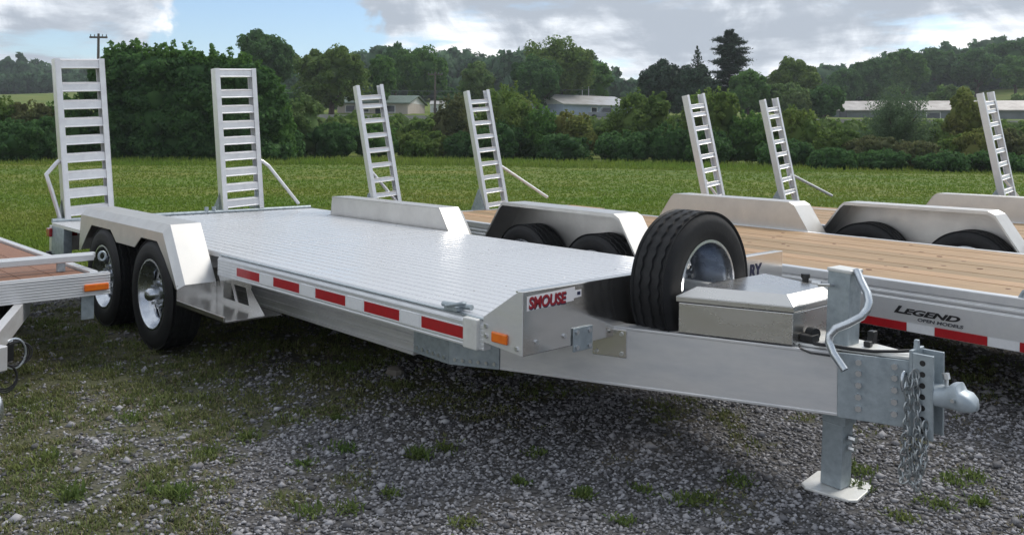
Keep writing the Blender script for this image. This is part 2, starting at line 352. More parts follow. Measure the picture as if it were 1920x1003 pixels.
# ------------------------------------------------------------------ trailers: shared parts
def wheel(parent, c, axis, r=.40, w=.235, rim_r=.245, name='wheel', deep=False):
    """axis points to the outside face"""
    e = empty(name, parent, c); ax = Vector(axis)
    h = w / 2
    prof = [(rim_r - .012, -h * .80), (rim_r + .02, -h * .98), (r - .085, -h * 1.06), (r - .035, -h * .98), (r - .008, -h * .80)]
    for g in (-.52, -.18, .18, .52):       # circumferential grooves of the tread
        prof += [(r - .001, (g - .085) * w * .74), (r - .011, (g - .06) * w * .74), (r - .011, (g + .06) * w * .74), (r - .001, (g + .085) * w * .74)]
    prof += [(r - .008, h * .80), (r - .035, h * .98), (r - .055, h * 1.05), (r - .075, h * 1.03), (r - .09, h * 1.06), (rim_r + .02, h * .98), (rim_r - .012, h * .80)]
    tb = MB().lathe(prof, (0, 0, 0), ax, 144, close=True)
    for i, (rr, hh) in enumerate(prof):                   # zigzag groove edges and sipes
        if rr > r - .012 and abs(hh) < h * .78:
            for j in range(144):
                q = i * 144 + j; p_ = Vector(tb.v[q]); p_ += ax * (.0034 * (1 if (j // 2) % 2 else -1))
                if j % 6 == 0 and rr > r - .005: rad = p_ - ax * p_.dot(ax); p_ -= rad.normalized() * .004
                tb.v[q] = tuple(p_)
    tb.build('tyre', 'rubber', e, smooth=30)
    rm = 'spare_rim' if deep else 'rim'
    q = rim_r; d = -.10 if deep else h * .30
    b = MB().lathe([(q + .004, h * .90), (q + .012, h * .97), (q - .002, h * .98), (q - .012, h * .86), (q - .022, h * .55), (q - .034, d + .015), (q - .050, d - .01), (q - .034, -h * .8), (q, -h * .85)], (0, 0, 0), ax, 48)
    b.build('rim', 'rim', e, smooth=30)
    u = ax.orthogonal().normalized(); v = ax.cross(u); d0 = MB()
    def ring(r0, r1, a0, a1, h0, h1, n):
        for i in range(n):
            A = a0 + (a1 - a0) * i / n; B = a0 + (a1 - a0) * (i + 1) / n
            P = lambda rr, an, hh: (u * math.cos(an) + v * math.sin(an)) * rr + ax * hh
            d0.hexa([P(r0, A, h0 - .008), P(r1, A, h1 - .008), P(r1, B, h1 - .008), P(r0, B, h0 - .008)], [P(r0, A, h0), P(r1, A, h1), P(r1, B, h1), P(r0, B, h0)])
    ring(.055, .115, 0, 2 * math.pi, d + .03, d + .02, 32)
    for k in range(8): ring(.108, q - .040, k * math.pi / 4, k * math.pi / 4 + .36, d + .024, d + .002, 3)
    MB().lathe([(q - .05, d - .055), (.04, d - .055)], (0, 0, 0), ax, 24).build('brake_drum', 'dark', e)
    d0.build('wheel_disc', rm, e)
    MB().lathe([(.001, d + .115), (.028, d + .112), (.046, d + .095), (.052, d + .06), (.062, d + .03)] if not deep else [(.001, d + .05), (.05, d + .045), (.058, d + .03)], (0, 0, 0), ax, 20).build('hub_cap', 'rim', e, smooth=40)
    l = MB()
    for k in range(8):
        an = k * math.pi / 4 + .24; p = (u * math.cos(an) + v * math.sin(an)) * .085 + ax * (d + .02); l.bolt(p, ax, .013, .03)
    l.build('lug_nuts', 'bolt', e, kind='stuff')
    return e
def ramp(parent, loc, width, length, lean, rungs, rung_h, rail_d, rail_w, over=0.0, brace=None, brace_r=.017, rung_d=None, gusset=None, roll=0.0, name='ramp'):
    e = empty(name, parent, loc, (0, -lean, 0)); e.rotation_euler = (roll, -lean, 0)
    rd = rung_d or rail_d * .8
    for sgn in (0, 1):
        y0 = 0 if sgn == 0 else width - rail_w
        b = MB(); t = .007                                   # channel section, web outside
        b.box(-rail_d, 0, y0 if sgn == 0 else y0 + rail_w - t, y0 + t if sgn == 0 else y0 + rail_w, 0, length + over)
        iy0, iy1 = (y0 + t, y0 + rail_w) if sgn == 0 else (y0, y0 + rail_w - t)
        b.box(-t, 0, iy0, iy1, 0, length + over); b.box(-rail_d, -rail_d + t, iy0, iy1, 0, length + over)
        b.build('side_rail', 'ramp', e, bevel=.0015, segs=1)
    for z in rungs:
        h = rung_h
        MB().prism([(-rd - .006, z - h * .5), (-.004, z - h * .5), (-.002, z - h * .44), (-.010, z - h * .36), (-.010, z + h * .28), (-.002, z + h * .36), (-.016, z + h * .5), (-rd - .006, z + h * .5)], 'y', rail_w * .55, width - rail_w * .55).build('rung', 'ramp', e, bevel=.003)
    if brace: MB().tube(brace, brace_r, 10).build('brace_tube', 'ramp', e, smooth=50)
    if gusset:
        for g in gusset: MB().prism(g[0], 'y', g[1], g[1] + .012).build('hinge_gusset', 'galv', e, bevel=.002)
    return e
def rotz(a): return np.array([[math.cos(a), -math.sin(a)], [math.sin(a), math.cos(a)]])

# ------------------------------------------------------------------ the aluminium trailer in front
def aluminium_trailer():
    W, ZD, ZT, ZB, XR = 2.18, .7335, .8887, .6026, -6.05
    t = tag(empty('equipment_trailer'), 'long bare aluminium flatbed trailer in front, with toolbox, spare tyre and two wide upright ramps', 'trailer', 'equipment trailers parked in a row')
    # --- deck of extruded planks with running ridges
    n = 9; pw = (W - .06) / n; me = None
    for k in range(n):
        prof = []; y = .0012
        prof.append((0.0012, -.035)); m = 3; rw = (pw - .0024) / m
        for j in range(m):
            prof += [(y + rw * .055, -.010), (y + rw * .10, -.0012), (y + rw * .15, 0), (y + rw * .85, 0), (y + rw * .90, -.0012), (y + rw * .945, -.010)]; y += rw
        prof.append((pw - .0012, -.035))
        if me is None:
            o = MB().prism(prof, 'x', XR + .005, -.022).build('deck_plank', 'deck', t); me = o.data
        else:
            o = bpy.data.objects.new('deck_plank', me); COL.objects.link(o); o.parent = t
        o.location = (0, .03 + k * pw, ZD)
    sc = MB()
    for x in np.arange(-5.7, -.2, .61):
        for k in range(n):
            for q in (.625,):
                sc.tube([(x + random.uniform(-.012, .012), .03 + (k + q) * pw, ZD - .003), (x, .03 + (k + q) * pw, ZD + .0008)], .0055, 6)
    sc.build('deck_screws', 'screw', t, kind='stuff')
    # --- side rails and rub strip
    for side in (0, 1):
        Yc = 0 if side == 0 else W; s = 1 if side == 0 else -1
        prof = [(.03, -.002), (.028, -.006), (.006, -.034), (0, -.038)]
        z = -.038
        for j in range(5): prof += [(0, z - .002), (0, z - .0175), (.0022, z - .0185), (.0022, z - .0205)]; z -= .0205
        prof += [(0, z - .002), (0, z - .012), (.045, z - .012), (.045, -.036)]
        x0, x1 = (-3.10, -.262)
        MB().prism([(Yc + s * a, ZD + b) for a, b in prof], 'x', x0, x1).build('side_rail', 'rail', t, bevel=.0012, segs=1)
        MB().box(x0, x1, min(Yc + s * .006, Yc + s * .028), max(Yc + s * .006, Yc + s * .028), ZD - .012, ZD - .0085).build('rub_strip', 'galv', t)
    # conspicuity tape: red blocks with white between
    x = -2.797
    for k in range(5):
        MB().box(x, x + .325, -.0028, -.0008, .612, .668).build('red_tape', 'red', t)
        MB().box(x - .012, x + .337, -.0016, .0, .606, .675).build('tape_border', 'white', t)
        if k < 4: MB().box(x + .339, x + .502, -.0020, .0, .607, .672).build('white_tape', 'white', t)
        x += .516
    # --- cast end block and tie ring at the front of the rail
    MB().box(-.390, -.290, -.020, .03, .578, .722).build('rail_end_block', 'foot', t, bevel=.006)
    g = MB(); g.tube([(-.50 + .055 * math.cos(a), .03 + .03 * math.sin(a), ZD + .022 + .014 * math.cos(a)) for a in np.linspace(0, 2 * math.pi, 20, endpoint=False)], .009, 8, closed=True)
    g.tube([(-.60, .03, ZD + .012), (-.40, .045, ZD + .020)], .014, 8); g.box(-.555, -.46, .0, .055, ZD - .004, ZD + .016)
    g.build('tie_ring', 'galv', t, smooth=40)
    # --- headboard with its folded end plates
    h = MB().box(-.018, 0, .0, W, ZB, ZT); h.box(-.055, -.018, .004, W - .004, ZT - .012, ZT - .001); h.box(-.05, -.018, .004, W - .004, ZB, ZB + .012)
    hb = h.build('headboard', 'headboard', t, bevel=.004)
    for Y in (0.0, W - .005):
        MB().prism([(-.262, .622), (-.001, ZB + .001), (-.001, ZT - .001), (-.03, ZT - .004), (-.262, .738)], 'y', Y - (.003 if Y == 0 else -.003), Y + .005).build('end_plate', 'mill', hb, bevel=.002)
    bt = MB()
    for y, z in ((.084, .655), (.263, .655), (W - .084, .655)): bt.bolt((0, y, z), (1, 0, 0), .012, .008)
    for x, z in ((-.24, .70), (-.24, .655), (-.035, .632)): bt.bolt((x, -.003, z), (0, -1, 0), .011, .008)
    bt.build('bolts', 'bolt', hb, kind='stuff')
    MB().box(-.195, -.090, -.016, -.003, .638, .686).build('amber_marker_lamp', 'orange', hb, bevel=.010, segs=3)
    st = MB().prism([(.022, .800), (.322, .812), (.322, .822), (.374, .826), (.374, .858), (.330, .858), (.330, .874), (.022, .864)], 'x', .0004, .0016).build('name_sticker', 'sticker', hb)
    text('lettering_shadow', 'SMOUSE', 'ink_navy', hb, (.0022, .034, .8055), (R(90), 0, R(90)), .070, .10, .0028, .0004, .90)
    text('lettering', 'SMOUSE', 'ink_red', hb, (.0030, .031, .8105), (R(90), 0, R(90)), .070, .10, .0022, .0004, .90)
    MB().box(.0016, .0028, .345, .366, .835, .850).build('sticker_mark', 'ink_navy', hb)
    text('navy_lettering', 'RY', 'ink_navy', hb, (.0012, 1.93, .762), (R(90), 0, R(90)), .105, .12, .004, .0006, .95, align='RIGHT')
    # --- main beams under the deck
    for Y, s in ((.30, 1), (W - .30, -1)):
        b = MB().box(XR + .1, -1.195, min(Y, Y + s * .012), max(Y, Y + s * .012), .350, .690)
        for z in (.345, .395, .440, .485, .530, .575, .69): b.box(XR + .1, -1.195, min(Y - s * .010, Y + s * .05) if z in (.345, .69) else min(Y - s * .009, Y), max(Y - s * .010, Y + s * .05) if z in (.345, .69) else max(Y - s * .010, Y), z - .010, z + .010)
        b.build('main_beam', 'mill', t, bevel=.002, segs=1)
        A = np.array([-.885, Y]); B = np.array([1.20, 1.04 if s > 0 else W - 1.04])
        d = (B - A) / np.linalg.norm(B - A); P = lambda u: A + d * u; nn = np.array([-d[1], d[0]]) * s
        # bent galvanised splice plate
        sp = MB()
        lo = (.352, .345); 
        sp.wall((-1.20, Y - s * .004), (-.885, Y - s * .004), (.352, .345), (.675, .685), s * .014)
        sp.wall(P(0) - nn * .004, P(.307) - nn * .004, (.345, .356), (.685, .675), s * .014)
        spo = sp.build('splice_plate', 'galv', t, bevel=.002)
        bo = MB()
        for u in np.linspace(.04, .28, 6): bo.bolt((-1.20 + u, Y - s * .004, .385 - u * .03), (0, -s, 0), .010, .008); bo.bolt((*(P(u) - nn * .004), .375 + u * .03), (-nn[0], -nn[1], 0), .010, .008)
        for u in (.06, .16): bo.bolt((-1.20 + u * 1.5, Y - s * .004, .56), (0, -s, 0), .010, .008)
        bo.build('bolts', 'bolt', spo, kind='stuff')
        # tongue beam running in to the coupler
        p0, p1 = P(.309), P(1.965)
        tb = MB().wall(p0, p1, (.356, .376), (.655, .650), s * .012)
        for z0, z1, zz in ((.356, .376, 1), (.655, .650, -1)):
            tb.wall(p0 + nn * 0 - nn * .003, p1 - nn * .003, (z0 if zz > 0 else z0 - .014, z1 if zz > 0 else z1 - .014), (z0 + .014 if zz > 0 else z0, z1 + .014 if zz > 0 else z1), s * .09)
        tb.build('tongue_beam', 'mill', t, bevel=.003)
        # bracket plates tying headboard to tongue
        if s > 0:
            a, b_ = P(.83) - nn * .004, P(1.005) - nn * .004
            pl = MB().wall(a - nn * .006, b_ - nn * .006, .505, .640, .012).build('bracket_plate', 'plate', t, bevel=.003)
            bo = MB()
            for f in (.12, .86):
                for z in (.525, .620): q = a + (b_ - a) * f - nn * .006; bo.bolt((*q, z), (-nn[0], -nn[1], 0), .010, .008)
            bo.build('bolts', 'bolt', pl, kind='stuff')
            ga, gb = np.array([-.012, .335]), np.array([.005, .505])
            pg = MB().box(.003, .011, .313, .445, .574, .684).build('angle_bracket', 'galv', t, bevel=.003)
            bo = MB()
            for y in (.335, .420):
                for z in (.594, .664): bo.bolt((.011, y, z), (1, 0, 0), .011, .009)
            bo.build('bolts', 'bolt', pg, kind='stuff')
    MB().lathe([(.0001, 0), (.034, 0), (.036, .001)], (-1.02, .2945, .545), (0, -1, 0), 20).build('oval_emblem', 'ink_red', t)
    text('emblem_lettering', 'ALUM', 'sticker', t, (-1.045, .2925, .540), (R(90), 0, 0), .018, 0, .0004, .0004)
    # --- cross members, axles, springs
    for k, x in enumerate(np.arange(-5.8, -.2, .61)):
        MB().box(x - .03, x + .03, .05, W - .05, .600, .698).build('cross_member', 'mill', t)
    for x in (-3.64, -4.68):
        MB().tube([(x, -.02, .40), (x, W + .02, .40)], .055, 12).build('axle', 'dark', t, smooth=40)
        for Y in (.16, W - .16):
            MB().tube([(x - .42, Y, .50), (x - .2, Y, .46), (x, Y, .45), (x + .2, Y, .46), (x + .42, Y, .50)], .028, 8).build('leaf_spring', 'dark', t, smooth=40)
        wheel(t, (x, -.27 + .1175 + .005, .40), (0, -1, 0)); wheel(t, (x, W + .27 - .1225, .40), (0, 1, 0))
    # --- fenders
    for side in (0, 1):
        Y = (lambda y: y) if side == 0 else (lambda y: W - y)
        yo, yi, yc = -.275, -.003, -.222                 # outer edge, inner edge, fold line
        top = [(-5.24, .66), (-5.20, .925), (-3.385, .925), (-3.116, .535)]    # inner line
        low = [(-5.24, .62), (-5.20, .868), (-3.385, .868), (-3.125, .505)]    # outer line below the fold
        f = MB(); th = .006
        V = []; 
        for (xi, zi), (xo, zo) in zip(top, low): V += [(xi, Y(yi), zi), (xi, Y(yc), zi - .002), (xo, Y(yo), zo)]
        F = []
        for k in range(3):
            a = 3 * k; F += [(a, a + 3, a + 4, a + 1), (a + 1, a + 4, a + 5, a + 2)]
        f.add(V, F); fo = f.build('fender', 'fender', t)
        md = fo.modifiers.new('solid', 'SOLIDIFY'); md.thickness = th; md.offset = -1
        # skirt with two wheel openings
        sk = [(-5.24, .62), (-5.20, .868), (-3.385, .868), (-3.125, .505), (-3.155, .505), (-3.36, .70), (-3.49, .800), (-3.80, .800), (-3.93, .715), (-4.33, .715), (-4.46, .800), (-4.92, .800), (-5.05, .70), (-5.20, .565), (-5.24, .56)]
        y0, y1 = sorted((Y(yo), Y(yo + .006)))
        MB().prism(sk, 'y', y0, y1).build('fender_skirt', 'fender', fo, bevel=.001, segs=1)
        y0, y1 = sorted((Y(yi), Y(yi - .006)))
        MB().prism([(-5.235, .55), (-5.20, .918), (-3.39, .918), (-3.116, .53), (-3.116, .50), (-3.3, .50), (-3.6, .62), (-4.7, .62), (-5.0, .5)], 'y', y0, y1).build('fender_inner_wall', 'fender', fo)
        # step bracket in front of the wheel
        y0, y1 = sorted((Y(-.272), Y(.12)))
        sb = MB().box(-3.14, -2.40, y0, y1, .392, .404); sb.box(-3.14, -2.40, *sorted((Y(-.272), Y(-.260))), .392, .432)
        sbo = sb.build('step', 'plate', t, bevel=.002)
        MB().box(-3.146, -3.134, y0, y1, .404, .53).build('step_end', 'plate', sbo)
        # truss plate with two openings, built from bars
        yy = sorted((Y(.012), Y(.020))); tr = MB()
        for q in ([(-3.13, .545), (-2.62, .545), (-2.62, .580), (-3.13, .580)], [(-3.13, .404), (-2.42, .404), (-2.46, .432), (-3.13, .432)], [(-3.13, .432), (-3.03, .432), (-3.03, .545), (-3.13, .545)], [(-2.845, .432), (-2.80, .432), (-2.865, .545), (-2.91, .545)], [(-2.64, .432), (-2.46, .432), (-2.62, .545), (-2.69, .545)]):
            tr.prism(q, 'y', *yy)
        tr.build('truss_plate', 'plate', sbo)
    # --- rear end
    MB().box(XR - .02, -5.26, -.27, .028, .700, .732).build('rear_plate', 'deck', t, bevel=.003); MB().box(XR - .02, -5.26, W - .028, W + .27, .700, .732).build('rear_plate', 'deck', t, bevel=.003)
    MB().box(XR - .10, XR - .02, -.27, W + .27, .46, .70).build('rear_bumper', 'mill', t, bevel=.004)
    MB().box(XR - .02, XR + .35, -.272, -.20, .44, .70).build('rear_corner_plate', 'galv', t, bevel=.004)
    MB().box(XR - .10, XR - .02, -.30, -.10, .40, .46).build('bumper_box', 'dark', t, bevel=.004)
    for Y in (-.30, W + .27):
        MB().box(XR - .09, XR + .01, Y, Y + .03, .60, .68).build('side_lamp', 'redlens', t, bevel=.008)
    MB().box(XR + .012, XR + .03, -.24, -.06, .60, .67).build('tail_lamp', 'redlens', t, bevel=.006)
    # --- ramps stand at the rear, leaning back a little
    rungs = [.085 + .168 * k for k in range(8)] + [1.482]
    gus = [([(-.02, 0), (-.30, 0), (-.06, .22)], .0), ([(-.02, 0), (-.30, 0), (-.06, .22)], .43)]
    ramp(t, (XR - .03, -.150, .735), .445, 1.53, R(2), rungs, .092, .11, .052, brace=[(-.05, -.005, .57), (-.05, -.03, .55), (-.05, -.125, .45), (-.05, -.09, .30), (-.05, .0, -.12)], brace_r=.02, gusset=gus, roll=R(3.5))
    ramp(t, (XR - .03, 1.400, .735), .465, 1.53, R(2), rungs, .092, .11, .052, brace=[(-.05, .46, .53), (-.05, .50, .51), (-.05, .57, .455), (-.05, .91, 0.0)], brace_r=.02, gusset=gus, roll=R(3.2))
    for Y in (1.22, 1.30, .42, .5): MB().tube([(XR - .05, Y, .70), (XR - .05, Y, .80)], .022, 10).build('hinge_pin', 'galv', t, smooth=40)
    MB().tube([(XR - .05, -.26, .74), (XR - .05, W + .26, .74)], .024, 12).build('hinge_bar', 'galv', t, smooth=40)
    # --- spare wheel in front of the headboard
    wheel(t, (.155, 1.025, .838), (1, 0, 0), r=.367, w=.215, rim_r=.215, name='spare_wheel', deep=True)
    cr = MB().box(.06, .42, 1.005, 1.055, .80, .85).build('spare_carrier', 'foot', t, bevel=.005)
    MB().box(.33, .352, .92, 1.12, .78, .87).build('carrier_plate', 'black', cr, bevel=.004)
    # --- toolbox on the tongue
    def trap(x0, x1, ins0, z):  # a trapezoid that follows the tongue, wider at the headboard end
        ya0 = .712 + (x0 - .275) * .356 + ins0; ya1 = .712 + (x1 - .275) * .356 + ins0
        return [(x0, ya0, z), (x1, ya1, z), (x1, W - ya1, z), (x0, W - ya0, z)]
    tbx = MB().hexa(trap(.300, .787, 0, .657), trap(.300, .787, 0, .798)).build('toolbox', 'box', t, bevel=.004)
    ld = MB().hexa(trap(.292, .796, -.008, .802), trap(.292, .796, -.008, .828)); ld.hexa(trap(.292, .796, -.008, .828), trap(.352, .742, .048, .872))
    ld.build('toolbox_lid', 'box', tbx, bevel=.003)
    MB().tube([(.60, 1.35, .86), (.60, 1.35, .885)], .016, 12).tube([(.60, 1.35, .885), (.60, 1.35, .905)], .022, 12).build('lid_latch', 'black', tbx, smooth=40)
    # --- galvanised coupler head
    A = np.array([-.885, .30]); B = np.array([1.20, 1.04]); d = (B - A) / np.linalg.norm(B - A)
    P = lambda u: A + d * u; nn = np.array([-d[1], d[0]])
    a, b_ = P(1.965), P(2.262)
    ch = MB()
    ch.wall(a - nn * .008, b_ - nn * .008, (.374, .372), .652, .014)
    m2 = lambda p: np.array([p[0], W - p[1]])
    ch.wall(m2(a - nn * .008), m2(b_ - nn * .008), (.374, .372), .652, -.014)
    ch.build('coupler_side_plate', 'galv', t, bevel=.002)
    tp = MB().prism([(.70, .905), (1.24, 1.055), (1.24, W - 1.055), (.70, W - .905)], 'z', .653, .665).build('coupler_top_plate', 'foot', t, bevel=.002)
    bo = MB()
    for u in (2.05, 2.19):
        for z in (.425, .475, .525, .575, .622): bo.bolt((*(P(u) - nn * .008), z), (-nn[0], -nn[1], 0), .0135, .016)
    bo.build('coupler_bolts', 'bolt', t, kind='stuff')
    cc = MB().box(1.238, 1.252, 1.03, W - 1.03, .345, .70)
    for y in (1.03, W - 1.044): cc.box(1.252, 1.335, y, y + .014, .345, .690)
    cco = cc.build('coupler_channel', 'galv', t, bevel=.002)
    ho = MB()
    for z in np.linspace(.38, .655, 7):
        ho.tube([(1.293, 1.0296, z), (1.293, 1.0288, z)], .012, 12); ho.tube([(1.2525, 1.09, z), (1.2535, 1.09, z)], .012, 12)
    ho.build('adjustment_holes', 'black', cco, kind='stuff')
    MB().prism([(1.075, .69), (1.105, .69), (1.10, .735), (1.08, .735)], 'x', 1.236, 1.254).build('channel_lug', 'galv', cco, bevel=.003)
    # ball coupler: ribbed hood, ball pocket nose
    cp = MB()
    rings = [(1.262, .058, .486, .560), (1.33, .060, .484, .562), (1.372, .050, .483, .564), (1.392, .050, .483, .586), (1.416, .054, .482, .590), (1.428, .058, .482, .562), (1.452, .057, .484, .556), (1.474, .042, .488, .538), (1.484, .020, .494, .516)]
    vs_ = []; k = 16
    for x, w, z0, z1 in rings:
        for j in range(k):
            an = 2 * math.pi * j / k; cx = math.copysign(abs(math.cos(an)) ** .5, math.cos(an)); sx = math.copysign(abs(math.sin(an)) ** .5, math.sin(an))
            vs_.append((x, 1.09 + w * cx, (z0 + z1) / 2 + (z1 - z0) / 2 * sx))
    fs_ = [(i * k + j, i * k + (j + 1) % k, (i + 1) * k + (j + 1) % k, (i + 1) * k + j) for i in range(len(rings) - 1) for j in range(k)] + [tuple(range(k))[::-1], tuple(range((len(rings) - 1) * k, len(rings) * k))]
    cp.add(vs_, fs_); cpo = cp.build('ball_coupler', 'coupler', t, smooth=50)
    MB().tube([(1.365, 1.09, .56), (1.365, 1.09, .60)], .008, 8).tube([(1.365, 1.09, .595), (1.36, 1.09, .618)], .016, 8).tube([(1.412, 1.036, .53), (1.412, 1.020, .53)], .008, 8).build('coupler_latch', 'bolt', cpo, smooth=40)
    # --- jack: square post, foot and folded handle
    jk = empty('jack', t, (.900, 1.09, .008)); jk.rotation_euler = (0, R(1.8), R(-4))
    MB().box(-.054, .054, -.048, .048, .655, .978).box(-.056, .056, -.048, .048, .300, .655).build('jack_post', 'galv', jk, bevel=.005)
    MB().box(-.058, .058, -.052, .052, .974, .990).build('jack_cap', 'foot', jk, bevel=.004)
    MB().box(-.055, .045, -.046, .040, .020, .302).build('jack_leg', 'galv', jk, bevel=.004)
    ft = MB().prism([(-.125, -.095), (-.095, -.125), (.095, -.125), (.125, -.095), (.125, .095), (.095, .125), (-.095, .125), (-.125, .095)], 'z', .004, .018)
    fo = ft.build('jack_foot', 'foot', jk, bevel=.004); fo.rotation_euler = (0, 0, R(10))
    MB().tube([(.052, .0, .245), (.085, .0, .245)], .016, 8).tube([(.052, .0, .20), (.08, .0, .20)], .013, 8).build('jack_pin', 'bolt', jk, smooth=40)
    MB().tube([(-.085, -.045, .910), (-.13, -.045, .908)], .010, 8).tube([(-.02, -.062, .918), (-.02, -.085, .918), (-.075, -.085, .91)], .008, 8).build('jack_shaft', 'bolt', jk, smooth=40)
    hp = [(1.0, 1.06, .993), (1.028, 1.04, .956), (1.07, 1.01, .912), (1.088, .985, .880), (1.090, .965, .855), (1.075, .945, .824), (1.032, .92, .792), (.985, .90, .765), (.963, .888, .735), (.962, .884, .705), (.985, .879, .662), (1.041, .870, .604)]
    MB().tube(hp, .0168, 12).build('jack_handle', 'zinc', t, smooth=50)
    MB().tube([(.97, 1.08, .985), (1.0, 1.06, .995)], .012, 10).build('handle_pivot', 'bolt', t, smooth=50)
    # wiring on the tongue
    cb = MB(); cb.tube([(.80, .98, .672), (.86, .955, .668), (.93, .945, .676), (1.02, .965, .674), (1.10, 1.00, .673), (1.17, 1.06, .676), (1.21, 1.10, .68)], .0075, 8)
    cb.tube([(.80, .93, .660), (.82, .905, .648), (.87, .898, .640), (.96, .935, .636)], .0045, 6)
    cb.build('wiring_cable', 'cable', t, smooth=50)
    MB().tube([(.80, 1.02, .70), (.84, 1.005, .70)], .026, 14).build('breakaway_switch', 'black', t, smooth=40)
    for q in ((.79, .85, .95, 1.02, .667, .70), (1.0, 1.03, 1.16, 1.20, .666, .72), (1.02, 1.05, 1.08, 1.11, .666, .69)): MB().box(*q).build('wiring_bracket', 'black', t, bevel=.004)
    # --- safety chains hooked on the channel and hanging to the ground
    def chain(path, name):
        e = MB(); pts = [Vector(p) for p in path]; seg = []
        for i in range(len(pts) - 1):
            L_ = (pts[i + 1] - pts[i]).length; m = max(1, int(L_ / .001))
            seg += [pts[i].lerp(pts[i + 1], q / m) for q in range(m)]
        acc = 0; pos = [seg[0]]; last = seg[0]
        for s_ in seg:
            if (s_ - last).length > .032: pos.append(s_); last = s_
        for i in range(len(pos) - 1):
            c = (pos[i] + pos[i + 1]) / 2; tdir = (pos[i + 1] - pos[i]).normalized(); u = tdir.orthogonal().normalized(); v = tdir.cross(u)
            if i % 2: u, v = v, u
            u = (u + v * random.uniform(-.25, .25)).normalized()
            e.tube([c + tdir * .0245 * math.cos(a) + u * .0145 * math.sin(a) for a in np.linspace(0, 2 * math.pi, 10, endpoint=False)], .0040, 5, closed=True)
        return e.build(name, 'chain', t, smooth=60)
    chain([(1.262, 1.020, .61), (1.250, 1.00, .56), (1.245, .995, .40), (1.232, .992, .24), (1.226, .99, .175), (1.236, .99, .14), (1.250, .992, .15), (1.258, .998, .24), (1.264, 1.01, .36)], 'safety_chain')
    chain([(1.268, 1.022, .62), (1.285, 1.005, .42), (1.298, 1.0, .24), (1.294, 1.0, .165), (1.280, .998, .125), (1.264, 1.0, .17), (1.268, 1.008, .30)], 'safety_chain')
    chain([(1.31, 1.022, .42), (1.312, 1.01, .27), (1.300, 1.0, .21), (1.285, 1.0, .20), (1.275, 1.01, .27), (1.276, 1.025, .40)], 'safety_chain')
    MB().tube([(1.232 + .0 * a, .998 + .022 * math.cos(a), .575 + .038 * math.sin(a)) for a in np.linspace(0, 2 * math.pi, 16, endpoint=False)], .007, 8, closed=True).build('chain_hook', 'zinc', t, smooth=60)
aluminium_trailer()

